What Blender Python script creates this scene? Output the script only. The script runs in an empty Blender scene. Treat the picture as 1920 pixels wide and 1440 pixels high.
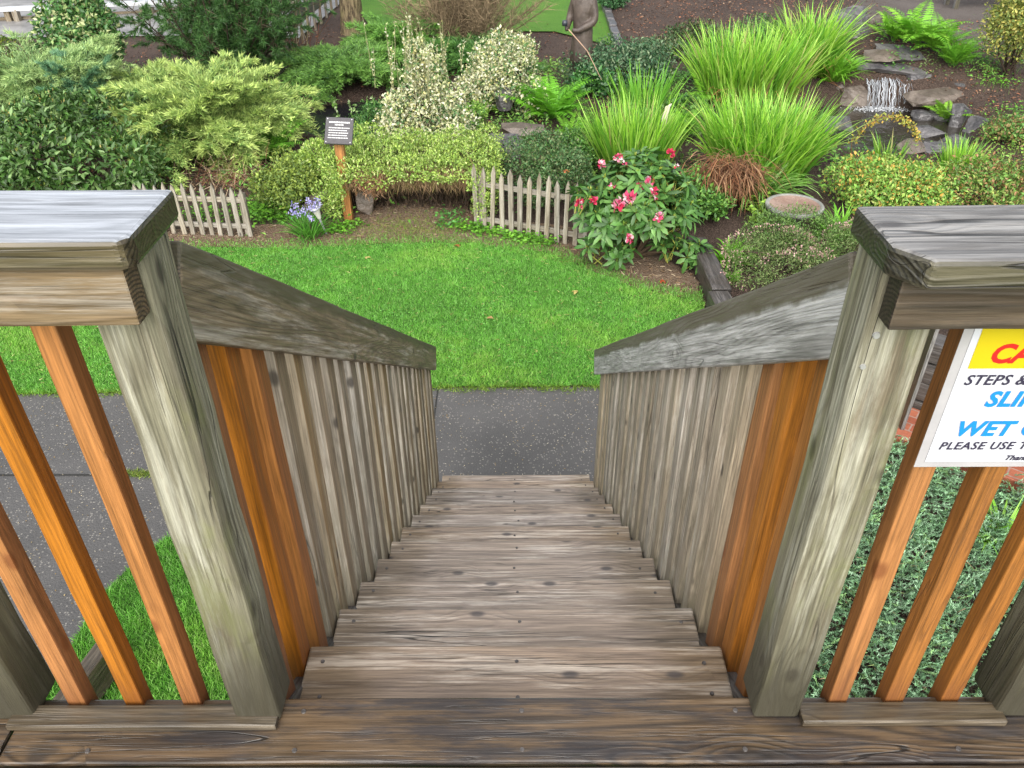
import bpy, bmesh, math, random
import numpy as np
from mathutils import Vector, Matrix
R = math.radians
C = bpy.context.scene.collection
rng = np.random.default_rng(7)
random.seed(7)

# ------------------------------------------------------------ camera, light
DECK = 2.4323                     # deck surface above the path
CAM = Vector((0.0, 0.0, DECK + 1.5032))
F_PX, PITCH, ROLL, YAW = 1508.1, 0.6111, 0.0074, -0.005
cd = bpy.data.cameras.new('camera')
cam = bpy.data.objects.new('camera', cd)
C.objects.link(cam)
cd.sensor_fit = 'HORIZONTAL'
cd.sensor_width = 36.0
cd.lens = 36.0 * F_PX / 1920.0
cd.clip_start = 0.05
cd.clip_end = 500.0
cam.location = CAM
cam.matrix_world = (Matrix.Translation(CAM) @ Matrix.Rotation(-YAW, 4, 'Z')
                    @ Matrix.Rotation(math.pi / 2 - PITCH, 4, 'X') @ Matrix.Rotation(-ROLL, 4, 'Z'))
S = bpy.context.scene
S.camera = cam
S.view_settings.view_transform = 'Standard'
S.view_settings.look = 'None'
S.view_settings.exposure = 1.1
S.view_settings.gamma = 1.0
S.render.resolution_x, S.render.resolution_y = 1024, 768
S.cycles.max_bounces = 6
S.cycles.diffuse_bounces = 3
S.cycles.glossy_bounces = 3
S.cycles.transmission_bounces = 4

SUN_EL, SUN_AZ = R(42), R(186)     # azimuth clockwise from +Y: behind the viewer, to the left
w = bpy.data.worlds.new('World')
S.world = w
w.use_nodes = True
nt = w.node_tree
nt.nodes.clear()
o_ = nt.nodes.new('ShaderNodeOutputWorld')
b_ = nt.nodes.new('ShaderNodeBackground')
s_ = nt.nodes.new('ShaderNodeTexSky')
h_ = nt.nodes.new('ShaderNodeHueSaturation')
s_.sky_type = 'NISHITA'
s_.sun_disc = False
s_.sun_elevation = SUN_EL
s_.sun_rotation = SUN_AZ
s_.dust_density = 3.0
h_.inputs['Saturation'].default_value = 0.35    # thin bright cloud over the blue
b_.inputs['Strength'].default_value = 0.125
nt.links.new(s_.outputs[0], h_.inputs['Color'])
nt.links.new(h_.outputs[0], b_.inputs[0])
nt.links.new(b_.outputs[0], o_.inputs[0])
sl = bpy.data.lights.new('sun', 'SUN')
sl.energy = 2.5
sl.angle = R(100)
sl.color = (1.0, 0.96, 0.9)
so = bpy.data.objects.new('sun', sl)
C.objects.link(so)
sd = Vector((math.sin(SUN_AZ) * math.cos(SUN_EL), math.cos(SUN_AZ) * math.cos(SUN_EL), math.sin(SUN_EL)))
so.rotation_euler = sd.to_track_quat('Z', 'Y').to_euler()

# ------------------------------------------------------------ terrain helpers
def sm(x):
    x = np.clip(x, 0, 1)
    return x * x * (3 - 2 * x)

POOLS = [(5.55, 12.35, 1.25, 1.2, 0.02), (-2.2, 13.1, 1.25, .95, 0.0)]   # x, y, rx, ry, water level

def hh(x, y):
    x = np.asarray(x, float)
    y = np.asarray(y, float)
    z = 0.03 * np.maximum(0, y - 9.2)
    z = z + 0.12 * sm((x - 1.95) / .5) * sm((y - 6.4) / .5)
    z = z + 0.55 * np.exp(-((x - 6.6) / 1.7) ** 2 - ((y - 14.9) / 1.2) ** 2)
    z = z + 0.12 * np.exp(-((x + 1.2) / .9) ** 2 - ((y - 9.6) / .6) ** 2)
    for px, py, rx, ry, wl in POOLS:
        d = np.sqrt(((x - px) / rx) ** 2 + ((y - py) / ry) ** 2)
        m = 1 - sm((d - .85) / .45)
        z = z * (1 - m) + (wl - .22) * m
    return z

def ray(px, py):
    X = px - 960.0
    U = 720.0 - py
    c, s = math.cos(-ROLL), math.sin(-ROLL)
    X, U = X * c - U * s, X * s + U * c
    c, s = math.cos(PITCH), math.sin(PITCH)
    y, z = c + U / F_PX * s, -s + U / F_PX * c
    x = X / F_PX
    c, s = math.cos(-YAW), math.sin(-YAW)
    return Vector((x * c - y * s, x * s + y * c, z))

def at_y(px, py, Y):              # where a sight line of the photograph meets the upright plane y = Y
    r = ray(px, py)
    return CAM + r * (Y / r.y)

def gnd(px, py):                  # ... meets the ground
    r = ray(px, py)
    t = 2.0
    while t < 90:
        p = CAM + r * t
        if p.z < float(hh(p.x, p.y)):
            break
        t += .01 + t * .001
    return Vector((p.x, p.y, float(hh(p.x, p.y))))

def x_at(px, Y, z=0.35):           # sideways place of a photograph column at distance Y and height z
    y = 300.0
    for _ in range(6):
        r = ray(px, y)
        y += ((CAM.z + r.z * (Y / r.y)) - z) * F_PX / (Y * 1.1)
    r = ray(px, y)
    return r.x * (Y / r.y)

def ppm(Y, z=0.4):                # photograph pixels per metre at distance Y
    return F_PX / (Y * math.cos(PITCH) + (CAM.z - z) * math.sin(PITCH))

# ------------------------------------------------------------ object helpers
def tag(o, label=None, cat=None, group=None, kind=None):
    if label: o['label'] = label
    if cat: o['category'] = cat
    if group: o['group'] = group
    if kind: o['kind'] = kind
    return o

def thing(name, label, cat, loc, group=None):
    o = bpy.data.objects.new(name, None)
    C.objects.link(o)
    o.location = loc
    o.empty_display_size = .1
    return tag(o, label, cat, group)

def link(name, me, mat, parent=None, loc=None, rot=None, label=None):
    o = bpy.data.objects.new(name, me)
    C.objects.link(o)
    if mat is not None and not me.materials:
        me.materials.append(mat)
    l = Vector(loc) if loc is not None else Vector((0, 0, 0))
    if parent is not None:
        o.parent = parent
        l = l - parent.location if loc is not None else -parent.location
    o.location = l
    if rot is not None:
        o.rotation_euler = rot.to_euler() if isinstance(rot, Matrix) else rot
    if label: o['label'] = label
    return o

def tri_mesh(name, V, T, col=None, smooth=False):
    me = bpy.data.meshes.new(name)
    V = np.ascontiguousarray(V, dtype=np.float32)
    T = np.ascontiguousarray(T, dtype=np.int32)
    me.vertices.add(len(V))
    me.vertices.foreach_set('co', V.ravel())
    me.loops.add(T.size)
    me.loops.foreach_set('vertex_index', T.ravel())
    me.polygons.add(len(T))
    me.polygons.foreach_set('loop_start', np.arange(0, T.size, 3, dtype=np.int32))
    if smooth:
        me.polygons.foreach_set('use_smooth', np.ones(len(T), dtype=bool))
    me.update(calc_edges=True)
    if col is not None:
        a = me.attributes.new('col', 'FLOAT_COLOR', 'POINT')
        c4 = np.ones((len(V), 4), dtype=np.float32)
        c4[:, :3] = col
        a.data.foreach_set('color', c4.ravel())
    return me

class Buf:
    """collects triangles of one mesh"""
    def __init__(s):
        s.V, s.T, s.K, s.n = [], [], [], 0
    def add(s, V, T, K):
        V = np.asarray(V, float).reshape(-1, 3)
        K = np.asarray(K, float)
        if K.ndim == 1: K = np.repeat(K[None], len(V), 0)
        s.V.append(V)
        s.T.append(np.asarray(T, np.int64).reshape(-1, 3) + s.n)
        s.K.append(K)
        s.n += len(V)
    def mesh(s, name, smooth=False):
        return tri_mesh(name, np.concatenate(s.V), np.concatenate(s.T), np.concatenate(s.K), smooth)
    def obj(s, name, mat, parent=None, label=None, smooth=False):
        return link(name, s.mesh(name, smooth), mat, parent, None, None, label)

def bm_mesh(bm, name):
    me = bpy.data.meshes.new(name)
    bm.normal_update()
    bm.to_mesh(me)
    bm.free()
    return me

# ------------------------------------------------------------ materials
MATS = {}
class NT:
    def __init__(s, name):
        m = bpy.data.materials.new(name)
        m.use_nodes = True
        s.m, s.t = m, m.node_tree
        s.t.nodes.clear()
        s.out = s.t.nodes.new('ShaderNodeOutputMaterial')
    def n(s, kind, **kw):
        nd = s.t.nodes.new('ShaderNode' + kind)
        for k, v in kw.items():
            if k.startswith('i_'):
                nd.inputs[k[2:].replace('_', ' ')].default_value = v
            else:
                setattr(nd, k, v)
        return nd
    def l(s, a, b):
        s.t.links.new(a, b)
    def val(s, x, sock):
        if hasattr(x, 'links'): s.l(x, sock)
        else: sock.default_value = x
    def math(s, op, a, b=0.0, clamp=False):
        nd = s.n('Math', operation=op, use_clamp=clamp)
        s.val(a, nd.inputs[0]); s.val(b, nd.inputs[1])
        return nd.outputs[0]
    def mix(s, f, a, b, mode='MIX'):
        nd = s.n('Mix', data_type='RGBA', blend_type=mode)
        s.val(f, nd.inputs[0])
        for v, k in ((a, 6), (b, 7)):
            if hasattr(v, 'links'): s.l(v, nd.inputs[k])
            else: nd.inputs[k].default_value = (*v[:3], 1)
        return nd.outputs[2]
    def ramp(s, x, lo, hi, smooth=True):
        nd = s.n('MapRange', interpolation_type='SMOOTHSTEP' if smooth else 'LINEAR')
        s.val(x, nd.inputs[0])
        s.val(lo, nd.inputs[1]); s.val(hi, nd.inputs[2])
        return nd.outputs[0]
    def vmul(s, v, k):
        nd = s.n('VectorMath', operation='MULTIPLY')
        s.l(v, nd.inputs[0]); nd.inputs[1].default_value = k
        return nd.outputs[0]
    def noise(s, v, scale, detail=4, rough=.55, dist=0.0):
        nd = s.n('TexNoise')
        s.l(v, nd.inputs['Vector'])
        nd.inputs['Scale'].default_value = scale
        nd.inputs['Detail'].default_value = detail
        nd.inputs['Roughness'].default_value = rough
        nd.inputs['Distortion'].default_value = dist
        return nd.outputs[0]
    def pbsdf(s, col, rough, bump=None, bs=.3, bd=.01, spec=.5, coat=0, metal=0):
        p = s.n('BsdfPrincipled')
        s.val(col if hasattr(col, 'links') else (*col[:3], 1), p.inputs['Base Color'])
        s.val(rough, p.inputs['Roughness'])
        p.inputs['Specular IOR Level'].default_value = spec
        p.inputs['Metallic'].default_value = metal
        s.val(coat, p.inputs['Coat Weight'])
        p.inputs['Coat Roughness'].default_value = .12
        if bump is not None:
            b = s.n('Bump')
            b.inputs['Strength'].default_value = bs
            b.inputs['Distance'].default_value = bd
            s.l(bump, b.inputs['Height'])
            s.l(b.outputs[0], p.inputs['Normal'])
        return p.outputs[0]
    def done(s, sh):
        s.l(sh, s.out.inputs[0])
        return s.m

def wood(name, base, late, pale, stain=(.05, .045, .035), patch=(.45, .65), pale_amt=.7, stain_rng=(.56, .72), stain_amt=.6,
         ring=9.0, ring_amt=.5, knots=.5, crack=.6, rough=(.45, .75), wet=0.0, tint=.25, satv=.3, sides=None, wear=None, foot=None, moss=None, bump=.5, band=None, knot_col=(.03, .024, .02), knot_scale=1.0):
    """weathered board; the grain runs along the object's own x axis"""
    N = NT(name)
    tc = N.n('TexCoord').outputs['Object']
    rnd = N.n('ObjectInfo').outputs['Random']
    off = N.n('CombineXYZ')
    N.l(N.math('MULTIPLY', rnd, 61.0), off.inputs[0])
    N.l(N.math('MULTIPLY', rnd, 17.0), off.inputs[1])
    N.l(N.math('MULTIPLY', rnd, 29.0), off.inputs[2])
    add = N.n('VectorMath', operation='ADD')
    N.l(tc, add.inputs[0]); N.l(off.outputs[0], add.inputs[1])
    v = add.outputs[0]
    sep0 = N.n('SeparateXYZ')
    N.l(tc, sep0.inputs[0])
    # knots: sparse cells stretched along the grain; they also bend the rings
    sp = N.n('SeparateXYZ')
    N.l(v, sp.inputs[0])
    kc = N.n('CombineXYZ')
    N.l(N.math('MULTIPLY', sp.outputs[0], 4.2 * knot_scale), kc.inputs[0])
    N.l(N.math('MULTIPLY', N.math('ADD', sp.outputs[1], N.math('MULTIPLY', sp.outputs[2], .7)), 9.0 * knot_scale), kc.inputs[1])
    kv = N.n('TexVoronoi', feature='F1', voronoi_dimensions='2D', i_Scale=1.0)
    N.l(kc.outputs[0], kv.inputs['Vector'])
    kd = kv.outputs['Distance']
    kpick = N.n('SeparateColor')
    N.l(kv.outputs['Color'], kpick.inputs[0])
    kon = N.math('GREATER_THAN', kpick.outputs[0], 1.0 - knots * .6)
    kn = N.math('MULTIPLY', N.math('SUBTRACT', 1.0, N.ramp(kd, .045, .13)), kon)
    kbend = N.math('MULTIPLY', N.math('SUBTRACT', 1.0, N.ramp(kd, .05, .55)), kon)
    # growth rings: contour lines of a slow field
    fld = N.noise(N.vmul(v, (.5, 6.0, 6.0)), 1.0, 2.0, .4, .2)
    fld = N.math('ADD', fld, N.math('MULTIPLY', kbend, .09))
    rg = N.math('SINE', N.math('MULTIPLY', fld, ring * 2.6 * 6.283))
    rg = N.math('POWER', N.math('ADD', N.math('MULTIPLY', rg, .5), .5), 2.2)
    fib = N.noise(N.vmul(v, (5.0, 230.0, 230.0)), 1.0, 4, .7)
    fib2 = N.noise(N.vmul(v, (2.4, 75.0, 75.0)), 1.0, 5, .7)
    pt = N.noise(N.vmul(v, (1.5, 20.0, 20.0)), 1.0, 8, .74, .08)
    st = N.noise(N.vmul(v, (1.8, 12.0, 12.0)), 1.3, 8, .72, .1)
    if sides:                     # sawn edges keep another colour than the bleached face; on orange boards, painted-in light
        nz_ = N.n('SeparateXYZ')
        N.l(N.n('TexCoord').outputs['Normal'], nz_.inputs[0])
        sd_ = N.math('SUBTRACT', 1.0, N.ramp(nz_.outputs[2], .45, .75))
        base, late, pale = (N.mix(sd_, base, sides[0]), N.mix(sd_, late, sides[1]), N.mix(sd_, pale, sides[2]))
    c = N.mix(N.math('MULTIPLY', rg, ring_amt), base, late)
    pm = N.math('MULTIPLY', N.ramp(N.math('ADD', pt, N.math('MULTIPLY', N.math('SUBTRACT', fib2, .5), .35)), *patch), pale_amt)
    c = N.mix(pm, c, pale)
    smk = N.math('MULTIPLY', N.ramp(N.math('ADD', st, N.math('MULTIPLY', N.math('SUBTRACT', fib2, .5), .3)), *stain_rng), stain_amt)
    c = N.mix(smk, c, stain)
    if wear:                      # trodden middle of a step, scuffed paler
        wx = N.math('ADD', N.math('ABSOLUTE', sep0.outputs[0]), N.math('MULTIPLY', N.math('SUBTRACT', st, .5), .35))
        c = N.mix(N.math('MULTIPLY', N.math('SUBTRACT', 1.0, N.ramp(wx, wear[0], wear[1])), wear[3]), c, wear[2], 'SCREEN')
    # sawn ends show the rings end on
    en = N.n('SeparateXYZ')
    N.l(N.n('TexCoord').outputs['Normal'], en.inputs[0])
    endm = N.ramp(N.math('ABSOLUTE', en.outputs[0]), .6, .8)
    ey = N.math('ADD', sep0.outputs[1], .015)
    ez = N.math('ADD', sep0.outputs[2], .045)
    er = N.math('SQRT', N.math('ADD', N.math('MULTIPLY', ey, ey), N.math('MULTIPLY', ez, ez)))
    er = N.math('SINE', N.math('MULTIPLY', N.math('ADD', er, N.math('MULTIPLY', N.math('SUBTRACT', st, .5), .01)), 6.283 * 165))
    ecol = N.mix(N.ramp(er, -.4, .8), late, tuple(x * .35 for x in (late if not hasattr(late, 'links') else sides[1])))
    c = N.mix(endm, c, ecol)
    # fibre streaks
    g = N.math('ADD', .42, N.math('MULTIPLY', N.math('ADD', N.ramp(fib, .3, .7), N.ramp(fib2, .28, .72)), .58))
    gg = N.n('CombineColor')
    for k in range(3): N.l(g, gg.inputs[k])
    c = N.mix(1.0, c, gg.outputs[0], 'MULTIPLY')
    # per board shift
    hv = N.n('HueSaturation')
    N.l(c, hv.inputs['Color'])
    N.l(N.math('ADD', 1 - tint * .5, N.math('MULTIPLY', rnd, tint)), hv.inputs['Value'])
    N.l(N.math('ADD', 1 - satv / 2, N.math('MULTIPLY', N.math('FRACT', N.math('MULTIPLY', rnd, 7.3)), satv)), hv.inputs['Saturation'])
    c = hv.outputs[0]
    c = N.mix(N.math('MULTIPLY', kn, .8), c, knot_col)
    ck = N.math('ABSOLUTE', N.math('SUBTRACT', N.noise(N.vmul(v, (.7, 13.0, 13.0)), 1.0, 2, .5), .5))
    ckm = N.math('MULTIPLY', N.math('SUBTRACT', 1.0, N.ramp(ck, .0015, .006)), N.ramp(N.noise(N.vmul(v, (1.1, 3, 3)), 1.0, 1), .5, .58))
    c = N.mix(N.math('MULTIPLY', N.math('MULTIPLY', ckm, N.math('SUBTRACT', 1.0, endm)), crack), c, (.012, .01, .008))
    ck2 = N.math('ABSOLUTE', N.math('SUBTRACT', N.noise(N.vmul(v, (1.1, 42.0, 42.0)), 1.0, 3, .6), .5))
    ckm2 = N.math('MULTIPLY', N.math('SUBTRACT', 1.0, N.ramp(ck2, .004, .018)), N.ramp(N.noise(N.vmul(v, (1.7, 8, 8)), 1.0, 3), .47, .6))
    ckm2 = N.math('MULTIPLY', ckm2, N.math('SUBTRACT', 1.0, endm))
    c = N.mix(N.math('MULTIPLY', ckm2, crack * .75), c, (.02, .016, .012))
    sep = N.n('SeparateXYZ')
    N.l(tc, sep.inputs[0])
    if moss:
        mm = N.ramp(N.noise(N.vmul(v, (3.0, 9.0, 9.0)), 1.2, 6, .7), moss[1], moss[2])
        c = N.mix(N.math('MULTIPLY', mm, moss[3]), c, moss[0])
    if foot:                      # damp, dirty end of an upright: (from, to, colour, amount) along the board
        fm = N.ramp(N.math('ADD', sep.outputs[0], N.math('MULTIPLY', N.math('SUBTRACT', fib2, .5), foot[4] if len(foot) > 4 else .3)), foot[0], foot[1])
        c = N.mix(N.math('MULTIPLY', fm, foot[3]), c, foot[2])
    if band:                      # water mark along one edge: axis, from, to, colour, amount
        wv = N.math('ADD', sep.outputs[band[0]], N.math('MULTIPLY', N.math('SUBTRACT', N.noise(N.vmul(v, (7.0, 7.0, 7.0)), 1.0, 5, .65), .5), band[5]))
        c = N.mix(N.math('MULTIPLY', N.ramp(wv, band[1], band[2]), band[4]), c, band[3])
    hgt = N.math('ADD', N.math('MULTIPLY', fib, .6), N.math('MULTIPLY', rg, .5))
    hgt = N.math('SUBTRACT', hgt, N.math('MULTIPLY', N.math('ADD', ckm, N.math('MULTIPLY', ckm2, .5)), 2.0))
    hgt = N.math('ADD', hgt, N.math('MULTIPLY', kn, .5))
    rr = N.n('MapRange')
    N.l(fib2, rr.inputs[0])
    rr.inputs[1].default_value, rr.inputs[2].default_value = .3, .7
    rr.inputs[3].default_value, rr.inputs[4].default_value = rough
    wm = N.math('MULTIPLY', N.ramp(N.noise(v, 3.0, 3), .42, .6), wet) if wet else 0
    return N.done(N.pbsdf(c, rr.outputs[0], hgt, bump, .003, .5, wm))

def leafmat(name, rough=.45, trans=.25, spec=.4, var=.25):
    N = NT(name)
    a = N.n('Attribute', attribute_name='col').outputs['Color']
    tc = N.n('TexCoord').outputs['Object']
    nz = N.noise(tc, 9.0, 2)
    hv = N.n('HueSaturation')
    N.l(a, hv.inputs['Color'])
    N.l(N.math('ADD', 1 - var, N.math('MULTIPLY', nz, 2 * var)), hv.inputs['Value'])
    p = N.n('BsdfPrincipled')
    N.l(hv.outputs[0], p.inputs['Base Color'])
    p.inputs['Roughness'].default_value = rough
    p.inputs['Specular IOR Level'].default_value = spec
    t = N.n('BsdfTranslucent')
    N.l(hv.outputs[0], t.inputs[0])
    mx = N.n('MixShader')
    mx.inputs[0].default_value = trans
    N.l(p.outputs[0], mx.inputs[1]); N.l(t.outputs[0], mx.inputs[2])
    return N.done(mx.outputs[0])

def plain(name, col, rough=.6, var=.25, scale=20, bump=.3, metal=0, spec=.5):
    N = NT(name)
    tc = N.n('TexCoord').outputs['Object']
    n1 = N.noise(tc, scale, 6, .65)
    c = N.mix(N.ramp(n1, .3, .7), tuple(x * (1 - var) for x in col), tuple(min(1, x * (1 + var)) for x in col))
    return N.done(N.pbsdf(c, rough, n1, bump, .01, spec, 0, metal))

M_FOL = leafmat('foliage')
M_GLOSS = leafmat('glossy_leaf', .36, .15, .4)
M_BLADE = leafmat('blade_leaf', .4, .35, .4, .15)
M_STEM = leafmat('bark_twig', .85, 0.0, .2)
M_PETAL = leafmat('petal', .5, .3, .3, .1)
M_GRASS = leafmat('grass_blade', .5, .3, .3, .3)

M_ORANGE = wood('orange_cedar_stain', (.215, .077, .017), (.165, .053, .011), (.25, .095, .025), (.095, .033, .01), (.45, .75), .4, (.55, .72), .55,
                5, .4, .3, .25, (.5, .72), tint=.2, satv=.16, bump=.3, sides=((.285, .112, .022), (.22, .08, .014), (.33, .135, .034)), foot=(.3, .5, (.10, .03, .008), .7, .3), knot_col=(.16, .05, .012))  # paler sides over a darker base paint lit front faces into the colour
M_PICKET = wood('weathered_baluster', (.205, .145, .085), (.13, .09, .053), (.35, .315, .26), (.09, .072, .048), (.49, .66), .6, (.55, .7), .45,
                6, .35, .35, .5, (.5, .8), tint=.3, satv=.55, bump=.6, sides=((.3, .255, .195), (.21, .175, .13), (.45, .42, .37)), foot=(.25, .62, (.07, .06, .03), .75), moss=((.09, .085, .03), .55, .75, .3))
M_TREAD = wood('weathered_tread', (.215, .168, .12), (.14, .107, .078), (.5, .45, .385), (.105, .08, .06), (.49, .66), .75, (.53, .68), .5,
               7, .55, .85, .85, (.34, .55), wet=.45, tint=.38, satv=.5, wear=(.28, .45, (.12, .10, .094), .9), bump=.7, knot_col=(.05, .045, .047))
M_DECK = wood('wet_deck_board', (.098, .066, .038), (.04, .03, .021), (.19, .148, .105), (.026, .024, .025), (.52, .7), .55, (.44, .6), .85,
              8, .9, .25, .95, (.2, .42), wet=.5, tint=.12, bump=.5)
M_POST = wood('grey_green_post', (.165, .152, .095), (.1, .085, .05), (.30, .29, .225), (.1, .068, .036), (.46, .64), .75, (.52, .66), .65,
              6, .6, .4, .95, (.5, .75), tint=.1, bump=.7, foot=(.1, .47, (.034, .03, .017), .95, .5), moss=((.15, .16, .055), .5, .7, .5))
M_CAPL = wood('wet_cap_silver', (.24, .255, .28), (.175, .19, .21), (.36, .385, .425), (.1, .107, .12), (.4, .66), .65, (.56, .74), .45,
              9, .6, .3, .9, (.24, .4), wet=.4, tint=.05, bump=.5, sides=((.085, .066, .036), (.045, .036, .02), (.13, .11, .07)))
M_CAPR = wood('cap_grey', (.155, .15, .145), (.09, .085, .08), (.27, .265, .255), (.06, .055, .048), (.44, .66), .6, (.52, .7), .6,
              10, .7, .35, .95, (.35, .55), wet=.25, tint=.05, bump=.7, sides=((.062, .055, .033), (.035, .032, .021), (.1, .088, .058)))
M_FARCAP = wood('far_cap_silver', (.45, .46, .47), (.35, .36, .36), (.55, .57, .6), (.3, .3, .28), (.4, .6), .7, (.6, .75), .4, 8, .5, .1, .3, (.2, .36), wet=.6, tint=.05)
M_RAILL = wood('handrail_brown', (.175, .135, .085), (.105, .08, .05), (.33, .30, .255), (.05, .04, .025), (.49, .64), .8, (.5, .64), .6,
               12, .65, .25, .3, (.45, .7), tint=.05, bump=.6, band=(2, .028, .05, (.06, .055, .03), .8, .06))
M_RAILR = wood('handrail_silver', (.33, .32, .31), (.2, .192, .185), (.52, .512, .505), (.15, .137, .12), (.42, .6), .75, (.58, .73), .5,
               12, .75, .3, .4, (.45, .7), tint=.05, bump=.7, band=(2, .02, .036, (.085, .068, .04), .85, .05), knot_col=(.5, .49, .47))
M_TOPL = wood('rail_board_tan', (.16, .115, .066), (.10, .07, .04), (.25, .225, .19), (.115, .062, .03), (.46, .62), .7, (.56, .72), .5,
              9, .65, .4, .7, (.5, .75), tint=.05, bump=.6)
M_TOPR = wood('rail_board_brown', (.055, .036, .02), (.03, .021, .013), (.095, .07, .042), (.014, .012, .01), (.5, .68), .5, (.5, .64), .7,
              9, .6, .4, .6, (.4, .6), tint=.05, bump=.5)
M_TOE = wood('toe_board', (.075, .058, .036), (.045, .034, .022), (.14, .12, .09), (.032, .028, .022), (.5, .66), .5, (.5, .66), .6,
             9, .6, .2, .5, (.3, .5), wet=.4, tint=.1, bump=.5)
M_FENCE = wood('picket_grey', (.235, .205, .155), (.165, .14, .1), (.35, .325, .28), (.12, .09, .055), (.42, .62), .7, (.52, .68), .6,
               6, .5, .2, .3, (.6, .85), tint=.35, bump=.4)
M_FARRAIL = wood('far_rail_wood', (.16, .122, .072), (.1, .076, .045), (.3, .28, .24), (.06, .05, .036), (.45, .6), .7, (.55, .7), .5,
                 6, .5, .2, .3, (.4, .65), tint=.2, bump=.4)
M_SIGNPOST = wood('sign_post_cedar', (.36, .16, .045), (.26, .1, .028), (.4, .2, .07), (.18, .085, .03), (.45, .7), .5, (.55, .75), .4,
                  6, .5, .1, .2, (.5, .7), tint=.05, satv=.05, bump=.3)
M_DARKTIE = wood('dark_timber', (.055, .047, .04), (.03, .026, .023), (.11, .1, .095), (.02, .018, .016), (.46, .62), .7, (.5, .66), .6,
                 7, .5, .2, .8, (.4, .65), wet=.3, tint=.2, bump=.7)

def mat_soil(name, a, b, c, rough=.85, dots=None):
    N = NT(name)
    g = N.n('NewGeometry').outputs['Position']
    n1 = N.noise(g, 1.1, 5, .6)
    n2 = N.noise(g, 38.0, 6, .75)
    v = N.n('TexVoronoi', i_Scale=55.0)
    N.l(g, v.inputs['Vector'])
    col = N.mix(N.ramp(n1, .35, .65), a, b)
    sc = N.n('SeparateColor')
    N.l(v.outputs['Color'], sc.inputs[0])
    col = N.mix(N.math('MULTIPLY', N.ramp(sc.outputs[0], .55, .95), .7), col, c)
    k = N.math('ADD', .55, N.math('MULTIPLY', n2, .9))
    cc = N.n('CombineColor')
    for i in range(3): N.l(k, cc.inputs[i])
    col = N.mix(1, col, cc.outputs[0], 'MULTIPLY')
    h = N.math('ADD', n2, N.math('MULTIPLY', v.outputs['Distance'], 1.2))
    return N.done(N.pbsdf(col, rough, h, .9, .03, .3))

M_SOIL = mat_soil('bark_mulch', (.05, .033, .025), (.08, .053, .04), (.13, .09, .07))
M_DIRT = mat_soil('bare_earth', (.15, .095, .062), (.2, .14, .095), (.26, .2, .14))
M_LAWNBASE = mat_soil('turf', (.05, .15, .018), (.065, .19, .024), (.08, .2, .028))
M_FARGRASS = mat_soil('far_turf', (.075, .2, .02), (.1, .24, .026), (.12, .26, .03))

def mat_path():
    N = NT('washed_asphalt')
    g = N.n('NewGeometry').outputs['Position']
    n1 = N.noise(g, .9, 5, .6)
    n2 = N.noise(g, 140.0, 3, .7)
    v = N.n('TexVoronoi', i_Scale=62.0)
    N.l(g, v.inputs['Vector'])
    sc = N.n('SeparateColor')
    N.l(v.outputs['Color'], sc.inputs[0])
    col = N.mix(N.ramp(n1, .3, .7), (.068, .066, .064), (.098, .094, .091))
    k = N.math('ADD', .45, N.math('MULTIPLY', n2, 1.1))
    cc = N.n('CombineColor')
    for i in range(3): N.l(k, cc.inputs[i])
    col = N.mix(1, col, cc.outputs[0], 'MULTIPLY')
    n3 = N.noise(g, 5.0, 3, .6)
    dot = N.math('MULTIPLY', N.math('GREATER_THAN', sc.outputs[1], N.math('ADD', .38, N.math('MULTIPLY', n3, .8))), N.math('SUBTRACT', 1, N.ramp(v.outputs['Distance'], .3, .45)))
    col = N.mix(N.math('MULTIPLY', dot, .75), col, (.25, .235, .21))
    dot2 = N.math('MULTIPLY', N.math('GREATER_THAN', sc.outputs[2], .93), N.math('SUBTRACT', 1, N.ramp(v.outputs['Distance'], .25, .4)))
    col = N.mix(dot2, col, (.028, .028, .03))
    h = N.math('ADD', n2, N.math('MULTIPLY', v.outputs['Distance'], -.8))
    return N.done(N.pbsdf(col, .55, h, .6, .006, .4))
M_PATH = mat_path()
M_PATHFAR = plain('far_path', (.2, .195, .19), .45, .3, 2.5)
M_CONC = plain('pale_concrete', (.5, .5, .49), .4, .2, 6)

def mat_rock(name, a, b, rough=.45):
    N = NT(name)
    tc = N.n('TexCoord').outputs['Object']
    n1 = N.noise(tc, 2.6, 6, .65, .4)
    n2 = N.noise(tc, 22.0, 6, .7)
    col = N.mix(N.ramp(n1, .35, .65), a, b)
    k = N.math('ADD', .6, N.math('MULTIPLY', n2, .8))
    cc = N.n('CombineColor')
    for i in range(3): N.l(k, cc.inputs[i])
    col = N.mix(1, col, cc.outputs[0], 'MULTIPLY')
    return N.done(N.pbsdf(col, rough, N.math('ADD', n1, N.math('MULTIPLY', n2, .5)), .6, .03, .5))
M_ROCK = mat_rock('wet_slate', (.05, .048, .052), (.125, .118, .118), .34)
M_ROCKB = mat_rock('brown_stone', (.075, .058, .045), (.15, .122, .1), .42)
M_BOWL = mat_rock('pinkish_concrete', (.2, .125, .095), (.3, .215, .175), .55)
M_RIM = mat_rock('grey_concrete', (.16, .16, .145), (.27, .27, .245), .7)
M_BRONZE = mat_rock('carved_dark_wood', (.045, .032, .026), (.085, .064, .052), .5)

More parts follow.
